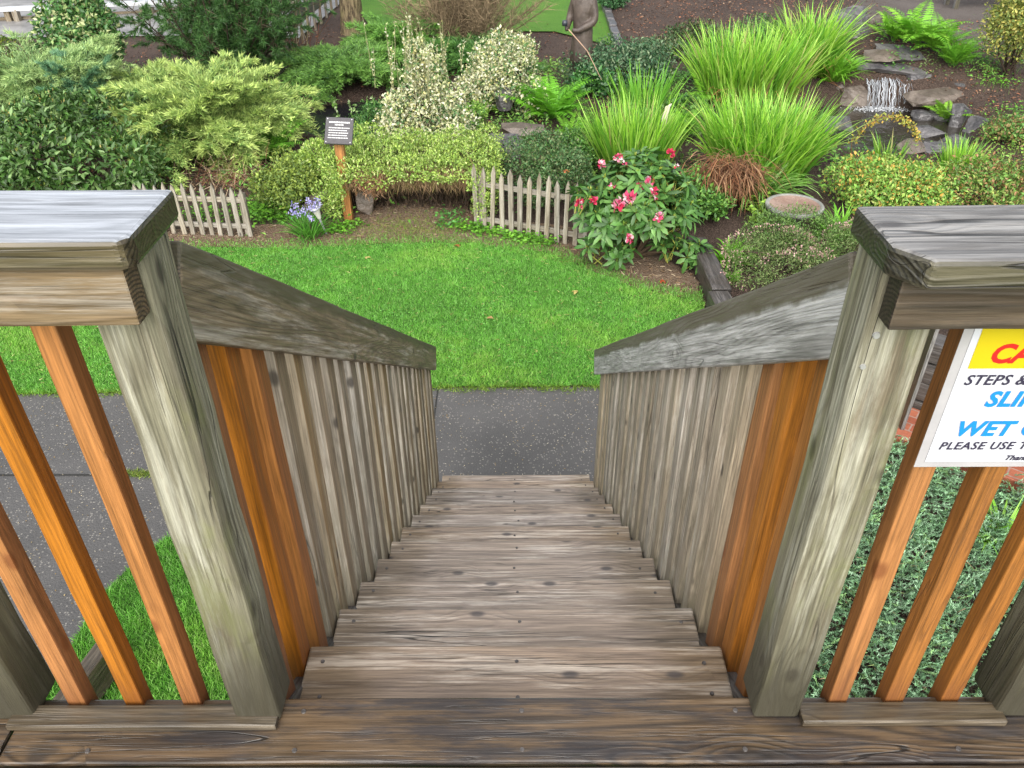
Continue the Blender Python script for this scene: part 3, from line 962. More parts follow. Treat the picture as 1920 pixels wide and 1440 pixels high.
def juniper(name, label, px, Y, hw, top, nb, inner, tip, group=None, el=(.15, .9), droop=.9, az=None, nd=26, tw=20, flat=.7, zb=None, lenvar=(.6, 1.05), dens=1.0):
    """spreading juniper: arching branches carrying flat feathery sprays"""
    g = Vector((x_at(px, Y), Y, 0))
    z0 = float(hh(g.x, Y))
    zt = at_y(px, top, Y).z
    L0 = hw / ppm(Y, .5)
    h = max(.25, zt - z0)
    root = thing(name, label, 'shrub', (g.x, Y, z0), group)
    B, ST = Buf(), Buf()
    P_, D_, K_ = [], [], []
    inner, tip = np.array(inner), np.array(tip)
    for b in range(nb):
        a = rng.uniform(*(az or (0, 2 * math.pi)))
        e0 = rng.uniform(*el)
        L = L0 * rng.uniform(*lenvar) * (1.15 - .35 * math.sin(max(0, e0)))
        n = 9
        p = np.array([g.x, Y, z0 + h * rng.uniform(.1, .45)]) + np.append(rng.normal(size=2) * L0 * .12, 0)
        pts = [p.copy()]
        e = e0
        for i in range(n):
            d = np.array([math.sin(a) * math.cos(e), math.cos(a) * math.cos(e), math.sin(e)])
            p = p + d * L / n * (1.0 if e < .9 else h / L0)
            pts.append(p.copy())
            e -= droop / n * (0.4 + 1.2 * i / n)
            a += rng.normal() * .07
        lim = z0 + h * rng.uniform(.82, 1.06)
        pts = np.array(pts)
        pts[:, 2] = np.where(pts[:, 2] > lim, lim + (pts[:, 2] - lim) * .12, pts[:, 2])
        pts[:, 2] = np.maximum(pts[:, 2], hh(pts[:, 0], pts[:, 1]) + .05)
        if b % 2 == 0: tube(ST, pts[::3], .014, .004, (.07, .045, .03), 4)
        # twigs off the branch
        m = tw
        t = rng.uniform(.25, 1.0, m)
        q = t * n
        i0 = np.minimum(q.astype(int), n - 1)
        base = pts[i0] + (pts[i0 + 1] - pts[i0]) * (q - i0)[:, None]
        dr = unit(pts[i0 + 1] - pts[i0])
        side = unit(np.cross(dr, [0, 0, 1.0])) * rng.choice([-1, 1], m)[:, None]
        td = unit(dr * .8 + side * rng.uniform(.25, .95, m)[:, None] + rdir(m) * .25 + np.array([0, 0, .22]))
        tl = L * .27 * (1.2 - .75 * t) * rng.uniform(.7, 1.3, m)
        k = int(nd * dens)
        u = rng.uniform(0, 1, (m, k))
        pp = base[:, None] + td[:, None] * (tl[:, None] * u)[..., None]
        pp[..., 2] -= (u ** 2) * tl[:, None] * .22
        sc = rng.normal(size=(m, k, 3)) * np.array([1, 1, .55]) * (tl[:, None, None] * .11)
        pp = pp + sc
        nd_ = unit(td[:, None] * 1.0 + rng.normal(size=(m, k, 3)) * .42 + np.array([0, 0, .1]))
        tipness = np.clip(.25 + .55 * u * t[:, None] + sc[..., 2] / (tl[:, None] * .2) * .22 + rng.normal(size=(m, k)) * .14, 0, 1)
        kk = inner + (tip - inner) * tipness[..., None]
        P_.append(pp.reshape(-1, 3)); D_.append(nd_.reshape(-1, 3)); K_.append(kk.reshape(-1, 3))
    P, D, K = np.concatenate(P_), np.concatenate(D_), np.concatenate(K_)
    K = np.clip(K * (1 + .15 * rng.normal(size=(len(K), 1))), .003, .9)
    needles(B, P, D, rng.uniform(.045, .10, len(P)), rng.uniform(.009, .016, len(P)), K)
    B.obj('foliage', M_FOL, root)
    ST.obj('branches', M_STEM, root)
    return root

def fern(name, label, px, py, hw, top, nf=18, cols=((.1, .3, .02), (.16, .4, .03)), group='ferns in the garden bed', Y=None, tilt=None, cat='fern'):
    g = gnd(px, py) if Y is None else Vector((x_at(px, Y), Y, 0))
    z0 = float(hh(g.x, g.y))
    zt = at_y(px, top, g.y).z
    L0 = max(hw / ppm(g.y) * 1.25, (zt - z0) * 1.0)
    root = thing(name, label, cat, (g.x, g.y, z0), group)
    B = Buf()
    c0, c1 = np.array(cols[0]), np.array(cols[1])
    for f in range(nf):
        a = f * 2.399 + rng.normal() * .3
        e0 = rng.uniform(.75, 1.35)
        L = L0 * rng.uniform(.7, 1.1)
        bend = rng.uniform(.7, 1.5)
        n = 22
        p = np.array([g.x, g.y, z0]) + np.append(rng.normal(size=2) * .03, .02)
        pts, drs = [], []
        for i in range(n):
            e = e0 - bend * (i / n) ** 1.3
            d = np.array([math.sin(a) * math.cos(e), math.cos(a) * math.cos(e), math.sin(e)])
            p = p + d * L / n
            pts.append(p.copy()); drs.append(d)
        pts, drs = np.array(pts), np.array(drs)
        tube(B, pts[::4], .004, .0015, c0 * .8, 3)
        i = np.arange(3, n)
        u = (i - 3) / (n - 3)
        pl = L * .24 * np.sin(math.pi * (.12 + .88 * u) ** .8) ** .8 * (1 - u * .35) + .012
        for sgn in (-1, 1):
            side = unit(np.cross(drs[i], [0, 0, 1.0])) * sgn
            D = unit(side + drs[i] * .45 + np.array([0, 0, -.12]) + rng.normal(size=(len(i), 3)) * .06)
            kc = (c0 + (c1 - c0) * rng.random()) * np.ones((len(i), 1)) * (1 + .12 * rng.normal(size=(len(i), 1)))
            up = unit(np.cross(side * sgn, drs[i]))
            up = np.where(up[:, 2:3] < 0, -up, up)
            # each leaflet row is itself cut into small lobes
            leaves(B, pts[i], D, up, pl, pl * .17 + .004, np.clip(kc, .004, .9), .1, .12)
            for q in (.2, .45, .7):
                for fw in (1, -1):
                    leaves(B, pts[i] + D * (pl * q)[:, None], unit(D * .8 + drs[i] * fw * .6), up, pl * .16, pl * .07, np.clip(kc * 1.1, .004, .9), .1, .1)
    B.obj('fronds', M_BLADE, root)
    return root

def clump(name, label, px, Y, hw, top, n, cols, W=.03, spread=.55, cat='ornamental grass', group=None, base_k=.5, bend=(.2, 1.1), depth=.8, z0=None, extra=None, dead=0):
    """clump of strap leaves: crocosmia, iris, day lily"""
    g = Vector((x_at(px, Y), Y, 0))
    z0 = float(hh(g.x, Y)) if z0 is None else z0
    zt = at_y(px, top, Y).z
    h = zt - z0
    wd = hw / ppm(Y, h * .6 + z0)
    root = thing(name, label, cat, (g.x, Y, z0), group)
    B = Buf()
    r = np.sqrt(rng.random(n))
    t = rng.uniform(0, 2 * math.pi, n)
    ox, oy = r * np.sin(t), r * np.cos(t)
    P = np.stack([g.x + ox * wd * base_k, Y + oy * wd * base_k * depth, np.zeros(n)], 1)
    P[:, 2] = np.maximum(hh(P[:, 0], P[:, 1]), z0 - .05)
    az = np.arctan2(ox + rng.normal(size=n) * .5, oy + rng.normal(size=n) * .5)
    el = np.pi / 2 - spread * r * rng.uniform(.4, 1.1, n) - np.abs(rng.normal(size=n)) * .1
    L = h * rng.uniform(.62, 1.06, n) * (1 + .1 * r)
    bd = rng.uniform(bend[0], bend[1], n) * (.45 + .55 * r) * np.where(rng.random(n) < .12, 1.9, 1)
    K = colmix(n, cols, ([.05] + [.95 / (len(cols) - 1)] * (len(cols) - 1)) if len(cols) == 6 else None, .14)
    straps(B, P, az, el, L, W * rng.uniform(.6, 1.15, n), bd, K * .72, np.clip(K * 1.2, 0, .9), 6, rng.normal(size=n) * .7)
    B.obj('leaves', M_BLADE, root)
    if dead:
        D = Buf()
        m = dead
        az = rng.uniform(1.9, 4.4, m)
        P2 = np.stack([g.x + rng.normal(size=m) * wd * .4, Y - wd * .45 * depth + rng.normal(size=m) * .12, np.zeros(m)], 1)
        P2[:, 2] = hh(P2[:, 0], P2[:, 1]) + rng.uniform(.05, .3, m)
        straps(D, P2, az, rng.uniform(-.1, .5, m), rng.uniform(.25, .6, m), np.full(m, .014), rng.uniform(.5, 1.4, m), colmix(m, [(.22, .1, .04), (.3, .16, .07), (.15, .07, .03)]), None, 4)
        D.obj('dead_leaves', M_STEM, root)
    return root

def rock(name, label, px, py, w, h, d, seed, mat=M_ROCK, rot=0.0, z=None, tilt=(0, 0), group=None, n=22, Y=None, cat='rock', sink=.12):
    r = random.Random(seed)
    g = gnd(px, py) if Y is None else at_y(px, py, Y)
    if Y is not None and z is None: z = g.z - h
    bm = bmesh.new()
    for i in range(n):
        v = Vector((r.gauss(0, 1), r.gauss(0, 1), r.gauss(0, 1))).normalized()
        m = max(abs(v.x), abs(v.y), abs(v.z)) ** .75
        bm.verts.new((v.x / m * w / 2, v.y / m * d / 2, v.z / m * h / 2))
    rs = bmesh.ops.convex_hull(bm, input=bm.verts[:])
    bmesh.ops.delete(bm, geom=[x for x in rs['geom_interior'] if isinstance(x, bmesh.types.BMVert)], context='VERTS')
    bmesh.ops.bevel(bm, geom=bm.edges[:], offset=min(w, h, d) * .06, segments=2, affect='EDGES', profile=.6, clamp_overlap=True)
    bmesh.ops.triangulate(bm, faces=bm.faces[:])
    for _ in range(3):
        le = [e for e in bm.edges if e.calc_length() > max(w, h, d) * .09]
        if le: bmesh.ops.subdivide_edges(bm, edges=le, cuts=1)
        bmesh.ops.triangulate(bm, faces=[f for f in bm.faces if len(f.verts) > 3])
    ph = r.uniform(0, 9)
    for v in bm.verts:
        q = v.co
        a_ = math.sin(q.x * 19 + ph + 3 * math.sin(q.y * 11)) * math.sin(q.y * 23 + 2 * math.sin(q.z * 17 + ph)) + .6 * math.sin(q.z * 70 + q.x * 9 + ph) + .5 * math.sin(q.x * 47 + q.y * 53)
        v.co = q * (1 + .022 * a_) + Vector((r.gauss(0, 1), r.gauss(0, 1), r.gauss(0, 1))) * min(w, h, d) * .007
    me = bm_mesh(bm, name)
    zz = (g.z if z is None else z) + h / 2 - h * sink
    o = link(name, me, mat, None, (g.x, g.y, zz), (tilt[0], tilt[1], rot))
    return tag(o, label, cat, group)

# ------------------------------------------------------------ lawn blades
def lawn_blades(name, poly, n, x0, x1, y0, y1, cols, hgt=(.02, .043), kind='stuff', hole=None):
    P = np.stack([rng.uniform(x0, x1, n), rng.uniform(y0, y1, n)], 1)
    P = P[inpoly(P, poly)]
    n = len(P)
    z = hh(P[:, 0], P[:, 1]) + .008
    f1 = np.sin(P[:, 0] * 2.3 + 1.3 * np.sin(P[:, 1] * 1.9)) * np.sin(P[:, 1] * 3.1 + 1.7 * np.sin(P[:, 0] * 1.3))
    f2 = np.sin(P[:, 0] * 9.1 + 2 * np.sin(P[:, 1] * 7)) * np.sin(P[:, 1] * 11 + 2 * np.sin(P[:, 0] * 8))
    K = colmix(n, cols, None, .16)
    K = K * (1 + .12 * f1 + .07 * f2)[:, None]
    K[:, 0] *= 1 + .25 * np.clip(f1 + .4 * f2, 0, 1)
    B = Buf()
    D = unit(np.stack([rng.normal(size=n) * .55 + .15 * f2, rng.normal(size=n) * .55, np.ones(n)], 1))
    needles(B, np.concatenate([P, z[:, None]], 1), D, rng.uniform(*hgt, n) * (1 + .25 * f2), rng.uniform(.005, .009, n), np.clip(K, .004, .9))
    o = B.obj(name, M_GRASS)
    return tag(o, None, None, None, kind)
GR = [(.15, .41, .055), (.18, .45, .07), (.13, .38, .046), (.24, .48, .12)]
lawn_blades('lawn_grass', LAWN, 330000, -6.2, 1.95, 5.38, 8.5, GR)
lawn_blades('verge_grass', ISLAND, 90000, -2.65, -.62, 1.2, 4.15, GR, (.03, .06))
# ragged fringe where turf meets bare earth and path
ED = np.array(bedge)
k = rng.integers(0, len(ED) - 1, 9000)
t = rng.random((9000, 1))
P = ED[k] * (1 - t) + ED[k + 1] * t + np.abs(rng.normal(size=(9000, 1))) * np.array([[.02, .11]])
B = Buf()
needles(B, np.concatenate([P, hh(P[:, 0], P[:, 1])[:, None] + .01], 1), unit(rng.normal(size=(9000, 3)) * .5 + [0, 0, 1]), rng.uniform(.02, .05, 9000), np.full(9000, .007), colmix(9000, GR + [(.2, .2, .06)]))
tag(B.obj('lawn_fringe_grass', M_GRASS), None, None, None, 'stuff')
B = Buf()
n = 6000
x = rng.uniform(-5, 1.9, n)
P = np.stack([x, 5.55 - .03 * (x < -1) * (-x - 1) * .5 + rng.normal(size=n) * .025 + .03 * np.sin(x * 6.1 + 2 * np.sin(x * 2.3)) * np.sin(x * 17), np.full(n, .01)], 1)
needles(B, P, unit(rng.normal(size=(n, 3)) * .7 + [0, -.3, .8]), rng.uniform(.02, .05, n), np.full(n, .007), colmix(n, [(.2, .3, .05), (.14, .26, .03)]))
P = np.stack([rng.uniform(-2.9, -2.45, 700), 4.47 + rng.normal(size=700) * .02, np.full(700, .008)], 1)
needles(B, P, unit(rng.normal(size=(700, 3)) * .8 + [0, 0, .6]), rng.uniform(.02, .045, 700), np.full(700, .007), colmix(700, [(.24, .3, .06), (.16, .25, .04)]))
tag(B.obj('edge_moss_grass', M_GRASS), None, None, None, 'stuff')
B = Buf()
n = 2200
P = np.stack([rng.uniform(-6, 1.85, n), rng.uniform(5.5, 8.4, n)], 1)
P = P[inpoly(P, LAWN)]
n = len(P)
P = np.concatenate([P, np.full((n, 1), .035)], 1)
needles(B, P, unit(rng.normal(size=(n, 3)) * [1, 1, .25]), rng.uniform(.02, .06, n), np.full(n, .006), colmix(n, [(.42, .4, .16), (.34, .36, .1), (.3, .2, .09)]))
n = 1500
c_ = np.stack([rng.uniform(-5.5, 1.6, 26), rng.uniform(5.6, 8.1, 26)], 1)
P = c_[rng.integers(0, 26, n)] + rng.normal(size=(n, 2)) * .12
P = P[inpoly(P, LAWN)]
n = len(P)
P = np.concatenate([P, np.full((n, 1), .03)], 1)
leaves(B, P, unit(rng.normal(size=(n, 3)) * [1, 1, .3]), np.tile([0, 0, 1.0], (n, 1)), .022, .018, colmix(n, [(.12, .33, .06), (.16, .38, .08)]))
tag(B.obj('lawn_clippings', M_GRASS), None, None, None, 'stuff')
# petals and seed husks fallen on the path
B = Buf()
n = 3800
P = np.stack([rng.uniform(-5, 1.9, n), rng.uniform(2.5, 5.6, n), np.full(n, .012)], 1)
m = inpoly(P[:, :2], PATH)
P = P[m]
n = len(P)
leaves(B, P, unit(np.stack([rng.normal(size=n), rng.normal(size=n), np.zeros(n)], 1)), np.tile([0, 0, 1.0], (n, 1)), rng.uniform(.006, .019, n), rng.uniform(.004, .010, n),
       colmix(n, [(.42, .33, .17), (.5, .42, .28), (.3, .2, .08), (.5, .46, .36)]), .1, .1)
tag(B.obj('fallen_petals', M_PETAL), None, None, None, 'stuff')
# twigs and dead leaves over the bare earth
B = Buf()
n = 9000
P = np.stack([rng.uniform(-4.5, 1.9, n), rng.uniform(7, 9.9, n)], 1)
P = P[inpoly(P, EARTH)]
n = len(P)
P = np.concatenate([P, hh(P[:, 0], P[:, 1])[:, None] + .018], 1)
needles(B, P, unit(np.stack([rng.normal(size=n), rng.normal(size=n), rng.normal(size=n) * .15 + .05], 1)), rng.uniform(.03, .09, n), rng.uniform(.005, .012, n),
        colmix(n, [(.2, .13, .07), (.28, .2, .12), (.12, .07, .04), (.34, .27, .18)]))
n = 2500
P = np.stack([rng.normal(size=n) * .38 - 1.25, 8.75 + rng.normal(size=n) * .17], 1)
P = np.concatenate([P, hh(P[:, 0], P[:, 1])[:, None] + .015], 1)
needles(B, P, unit(rng.normal(size=(n, 3)) * .6 + [0, 0, .8]), rng.uniform(.02, .045, n), np.full(n, .007), colmix(n, [(.12, .2, .03), (.18, .19, .06)]))
tag(B.obj('earth_litter', M_STEM), None, None, None, 'stuff')
for i, (px, py, c, lab) in enumerate([(858, 466, (.22, .1, .03), 'brown curled dead leaf at the far edge of the lawn'), (690, 489, (.4, .34, .12), 'yellowish dead leaf on the lawn left of its middle'),
                        (920, 602, (.3, .2, .08), 'small tan dead leaf in the middle of the lawn'), (1078, 553, (.36, .3, .1), 'yellow brown dead leaf on the lawn near the flowering rhododendron'),
                        (1240, 533, (.3, .05, .02), 'rusty red dead leaf beneath the rhododendron')]):
    g = gnd(px, py)
    B = Buf()
    leaves(B, np.array([[-.04, 0, 0], [-.02, .01, 0]]), np.array([[1, .3, .1], [.7, -.6, .15]]), np.array([[0, .1, 1.0], [0, -.2, 1]]), [.085, .06], [.035, .025], np.array([c, c]), .25, .2, True)
    me = B.mesh('dead_leaf')
    tag(link('dead_leaf', me, M_STEM, None, (g.x, g.y, g.z + .03), (0, 0, i * 1.3)), lab, 'leaf', 'dead leaves on the lawn')

# ------------------------------------------------------------ picket fences
def picket_fence(label, A, Bp, sp, h, lean=0, extra=()):
    A, Bp = Vector(A), Vector(Bp)
    d = Bp - A
    n = int(round(d.length / sp))
    a = math.atan2(d.y, d.x)
    root = thing('picket_fence', label, 'fence', (A.x, A.y, A.z), 'picket fences at the bed edge')
    rot = Matrix.Rotation(a, 3, 'Z')
    for i in range(n + 1):
        p = A.lerp(Bp, i / n)
        hx = h * random.uniform(.95, 1.05)
        wv = .052 + random.uniform(-.006, .006)
        bm = bmesh.new()
        bmesh.ops.create_cube(bm, size=1)
        for v in bm.verts:
            v.co = Vector((v.co.x * hx, v.co.y * wv, v.co.z * .02))
        for sgn in (-1, 1):
            bmesh.ops.bisect_plane(bm, geom=bm.verts[:] + bm.edges[:] + bm.faces[:], plane_co=Vector((hx / 2, 0, 0)), plane_no=Vector((wv * .5, sgn * .08, 0)).normalized(), clear_outer=True)
            bmesh.ops.holes_fill(bm, edges=[e for e in bm.edges if e.is_boundary])
        m = rot @ Matrix.Rotation(random.gauss(0, .02), 3, 'Y') @ RZ90
        link('picket', bm_mesh(bm, 'picket'), M_FENCE, root, (p.x, p.y, p.z + hx / 2 + .015), m)
    nrm = Vector((-math.sin(a), math.cos(a), 0)) * .028
    mid = (A + Bp) / 2
    for z in (.13, h * .74):
        board('rail', d.length + .05, .03, .055, mid + nrm + Vector((0, 0, z)), rot, M_FENCE, root, bev=.002, seg=4)
    for t in extra:
        p = A.lerp(Bp, t)
        board('post', h * .85, .07, .07, (p.x + nrm.x * 2.6, p.y + nrm.y * 2.6, p.z + h * .42), RZ, M_FENCE, root)
    return root
ga, gb = gnd(470, 446), gnd(336, 441)
gb2 = ga + (gb - ga) * 1.45
picket_fence('grey picket fence below the dark glossy shrub, at the left end of the lawn', gb2, ga, .117, .60, extra=(.0, .97))
ga, gb = gnd(893, 428), gnd(1113, 470)
picket_fence('grey picket fence beside the pink flowering rhododendron', ga, gb, .113, .74, extra=(.03, .98))

# interpretive plaque
Yp = 9.02
gp = at_y(657, 430, Yp)
gz = float(hh(gp.x, Yp))
zt = at_y(641, 268, Yp).z
ip = thing('plaque_sign', 'small grey engraved plaque on a cedar post above the golden hedge', 'sign', (gp.x, Yp, gz))
board('post', zt - gz + .05, .1, .1, (gp.x, Yp, (zt + gz) / 2 - .02), RZ, M_SIGNPOST, ip)
M_PLQ = plain('etched_metal', (.075, .072, .076), .6, .15, 30, .1, 0, .25)
M_PLT = plain('etched_text', (.5, .5, .5), .5, .05, 30, .05)
cz = at_y(636, 246, Yp - .05)
til = Matrix.Rotation(R(48), 3, 'X') @ Matrix.Rotation(R(-3), 3, 'Z')
pl = link('plaque', box_mesh('plaque', .31, .31, .03, .004, 2), M_PLQ, ip, (cz.x, cz.y, cz.z), til)
bm = bmesh.new()
r = random.Random(5)
def bar(x0, x1, y, h):
    bmesh.ops.create_cube(bm, size=1, matrix=Matrix.Translation(((x0 + x1) / 2, y, .0165)) @ Matrix.Diagonal((x1 - x0, h, .002, 1)))
def wordline(x0, x1, y, h):
    x = x0
    while x < x1 - .008:
        w_ = min(r.uniform(.008, .026), x1 - x)
        bar(x, x + w_, y, h)
        x += w_ + .004
wordline(-.115, .115, .095, .018)
wordline(-.05, .05, .066, .014)
for i in range(5): wordline(-.118 + r.uniform(0, .006), .118 - r.uniform(0, .03), .03 - i * .029, .011)
for x in (-.135, .135):
    for y in (-.135, .135):
        bmesh.ops.create_cone(bm, cap_ends=True, segments=8, radius1=.007, radius2=.006, depth=.006, matrix=Matrix.Translation((x, y, .016)))
bm.from_mesh(pl.data)
me_ = pl.data
for f in bm.faces:
    f.material_index = 1 if f.calc_center_median().z > .0153 and f.calc_area() < .004 else 0
bm.to_mesh(me_)
bm.free()
me_.materials.append(M_PLT)

# path light among the bluebells
g = gnd(613, 441)
lt = thing('garden_light', 'small grey garden light on a spike among the bluebells', 'garden light', g)
M_GREY = plain('grey_metal', (.3, .31, .32), .4, .1, 20, .05, .3)
M_GLASSY = plain('frosted_lens', (.5, .49, .44), .3, .1, 20, .05)
def lathe(name, prof, mat, parent, loc, rot=None, seg=20, label=None):
    V, T = [], []
    for r_, z in prof:
        for k in range(seg):
            a = 2 * math.pi * k / seg
            V.append((r_ * math.cos(a), r_ * math.sin(a), z))
    for i in range(len(prof) - 1):
        for k in range(seg):
            a, b = i * seg + k, i * seg + (k + 1) % seg
            T += [(a, b, b + seg), (a, b + seg, a + seg)]
    me = tri_mesh(name, V, T, None, False)
    return link(name, me, mat, parent, loc, rot, label)
tl = (R(4), R(-14), 0)
lathe('spike', [(.004, -.05), (.012, .02), (.014, .2), (.016, .22)], M_GREY, lt, g, tl)
lathe('lens', [(.022, 0), (.048, .12), (.05, .13)], M_GLASSY, lt, g + Vector((-.052, -.014, .215)), tl)
lathe('cap', [(.075, .0), (.072, .012), (.04, .035), (.001, .045)], M_GREY, lt, g + Vector((-.083, -.022, .34)), tl)

# ------------------------------------------------------------ left half of the bed
DG = [(.035, .085, .016), (.05, .12, .022), (.075, .165, .034), (.14, .23, .075)]
def laurel_extra(B, LB):
    P, N = surf(2600, LB, .06, .05)
    leaves(B, P, unit(N + [0, 0, .5] + rdir(len(P)) * .4), unit(N + rdir(len(P)) * .4), .05, .02, colmix(len(P), [(.22, .3, .06), (.3, .26, .07), (.16, .26, .05)]))
leafy('laurel_shrub', 'big rounded shrub of dark glossy leaves behind the end of the picket fence', 'shrub', 160, 10.3, 205, 196, 17000, .105, .042, DG, ry=1.15, nl=26, shell=.22,
      mat=M_GLOSS, updir=.05, jit=.9, extra=laurel_extra, k=.34, zlow=-.1)
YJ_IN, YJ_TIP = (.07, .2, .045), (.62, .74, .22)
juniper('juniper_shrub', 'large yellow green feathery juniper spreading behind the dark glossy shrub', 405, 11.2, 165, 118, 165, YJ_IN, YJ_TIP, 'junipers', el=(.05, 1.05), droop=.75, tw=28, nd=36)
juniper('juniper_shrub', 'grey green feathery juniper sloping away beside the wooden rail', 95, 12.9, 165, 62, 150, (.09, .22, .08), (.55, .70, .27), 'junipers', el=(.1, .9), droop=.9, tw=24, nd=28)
juniper('juniper_shrub', 'small pale juniper tucked between the pine and the large yellow green one', 300, 13.0, 95, 104, 70, YJ_IN, YJ_TIP, 'junipers', el=(.1, .9), droop=.8, tw=20, nd=26)
juniper('juniper_shrub', 'blue green tufted juniper between the pale junipers', 160, 12.5, 62, 92, 75, (.05, .16, .075), (.24, .44, .24), 'junipers', el=(.3, 1.2), droop=.5, tw=20, nd=26)
juniper('juniper_shrub', 'low layered green juniper beneath the tree trunk', 650, 14.6, 120, 72, 120, (.03, .105, .03), (.28, .52, .10), 'junipers', el=(.05, .6), droop=.9, tw=24, nd=26)
juniper('juniper_shrub', 'low mid green juniper below the bare twiggy bush', 890, 15.6, 120, 78, 80, (.03, .11, .03), (.17, .36, .07), 'junipers', el=(.05, .7), droop=.9, tw=20, nd=22)
juniper('juniper_shrub', 'dark green juniper between the tree trunk and the bare twiggy bush', 745, 16.2, 110, 35, 90, (.035, .13, .03), (.24, .48, .08), 'junipers', el=(.05, .8), droop=.9, tw=22, nd=24)
VG = [(.05, .14, .035), (.09, .2, .05), (.42, .46, .22), (.25, .34, .12)]
leafy('variegated_holly', 'upright bush of mixed green and cream leaves before the wooden rail', 'bush', 178, 14.0, 78, -35, 9500, .085, .045, VG, (.4, .3, .14, .16), nl=22, shell=.5, mat=M_GLOSS, zlow=.1, jit=1.0, zc=.45)
leafy('golden_shrub', 'low golden green shrub at the foot of the wooden rail', 'shrub', -5, 14.6, 75, 66, 5000, .05, .022, [(.2, .24, .02), (.09, .17, .02), (.05, .11, .02)], nl=12)

def pine(name, label, px, Y, hw, top, nb, cols):
    g = Vector((x_at(px, Y), Y, 0))
    z0 = float(hh(g.x, Y))
    h = at_y(px, top, Y).z - z0
    rx = hw / ppm(Y, 1)
    root = thing(name, label, 'bush', (g.x, Y, z0))
    B, ST = Buf(), Buf()
    PP, DD = [], []
    for b in range(nb):
        a = rng.uniform(0, 6.283)
        e = rng.uniform(.35, 1.35)
        L = min(h / max(.3, math.sin(e)), rx * 1.25 / max(.22, math.cos(e))) * rng.uniform(.75, 1.05)
        p = np.array([g.x, Y, z0 + .05])
        pts = [p]
        for i in range(7):
            d = np.array([math.sin(a) * math.cos(e), math.cos(a) * math.cos(e), math.sin(e)])
            p = p + d * L / 7
            e += .06
            a += rng.normal() * .1
            pts.append(p)
        pts = np.array(pts)
        tube(ST, pts[::2], .025, .006, (.06, .045, .035), 4)
        m = 24
        q = rng.uniform(1.4, 6.99, m)
        i = q.astype(int)
        bs = pts[i] + (pts[i + 1] - pts[i]) * (q - i)[:, None]
        sd = unit(rdir(m) + np.array([0, 0, .35]) + (bs - np.array([g.x, Y, z0 + h * .3])) * .35)
        tl_ = rng.uniform(.12, .4, m)
        for k in range(m):
            tube(ST, [bs[k], bs[k] + sd[k] * tl_[k]], .006, .003, (.09, .07, .045), 3)
        tp = bs + sd * tl_[:, None]
        nn = 70
        u = rng.uniform(-.12, .06, (m, nn, 1))
        PP.append((tp[:, None] + sd[:, None] * u).reshape(-1, 3))
        DD.append(unit(sd[:, None] * .9 + rng.normal(size=(m, nn, 3)) * .6).reshape(-1, 3))
    P, D = np.concatenate(PP), np.concatenate(DD)
    needles(B, P, D, rng.uniform(.06, .12, len(P)), np.full(len(P), .0115), colmix(len(P), cols, None, .22))
    B.obj('needles', M_FOL, root)
    ST.obj('branches', M_STEM, root)
pine('pine_bush', 'dark needled bushy pine with sky showing between its stems, beside the rail ramp', 430, 14.6, 165, -70, 80, [(.035, .095, .025), (.055, .14, .035), (.09, .19, .05)])

# variegated euonymus: a tall spire and a rounder bush
EU = [(.60, .60, .36), (.70, .70, .52), (.10, .21, .07), (.36, .42, .17), (.56, .52, .22)]
def spire(name, label, px, Y, hw, top, n, tall=True, seed=1):
    g = Vector((x_at(px, Y), Y, 0))
    z0 = float(hh(g.x, Y))
    h = at_y(px, top, Y).z - z0
    rx = hw / ppm(Y, .6)
    r = np.random.default_rng(seed)
    LB = []
    for i in range(30):
        t = r.random() ** (1.5 if tall else 1.1)
        rad = rx * (1 - t) ** .9 if tall else rx * math.cos(t * 1.3) 
        a = r.uniform(0, 6.283)
        s = rx * r.uniform(.28, .45) * (1 - .6 * t)
        z_ = z0 + h * (.06 + t * (.7 if tall else .72))
        LB.append((np.array([g.x + rad * .75 * math.sin(a), Y + rad * .75 * math.cos(a), z_]), np.array([s, s, s * 1.35])))
    root, _ = leafy(name, label, 'bush', px, Y, hw, top, n, .052, .03, EU, (.3, .2, .22, .18, .1), LB=LB, shell=.6, jit=1.1, var=.14)
    B = Buf()
    m = 70
    for i in range(m):                        # long upright shoots
        t = r.random()
        p = np.array([g.x + r.normal() * rx * .33, Y + r.normal() * rx * .3, z0 + h * r.uniform(.35, .6)])
        q = p + np.array([r.normal() * .07, r.normal() * .07, h * r.uniform(.14, .42)]) * (1 if tall else .6)
        q[2] = min(q[2], z0 + h * 1.02)
        tube(B, [p, (p + q) / 2 + r.normal(size=3) * .01, q], .006, .003, (.3, .3, .15), 3)
        k = 20
        u = rng.random((k, 1))
        leaves(B, p + (q - p) * u, unit(rdir(k) + [0, 0, .8]), rdir(k), .04, .022, colmix(k, EU, (.3, .2, .22, .18, .1)))
    B.obj('shoots', M_FOL, root)
spire('euonymus_spire', 'tall cream variegated pointed bush behind the golden hedge', 798, 11.3, 100, 12, 14500, True, 4)
spire('euonymus_bush', 'rounder cream variegated bush left of the statue', 948, 13.1, 92, 22, 9500, False, 9)

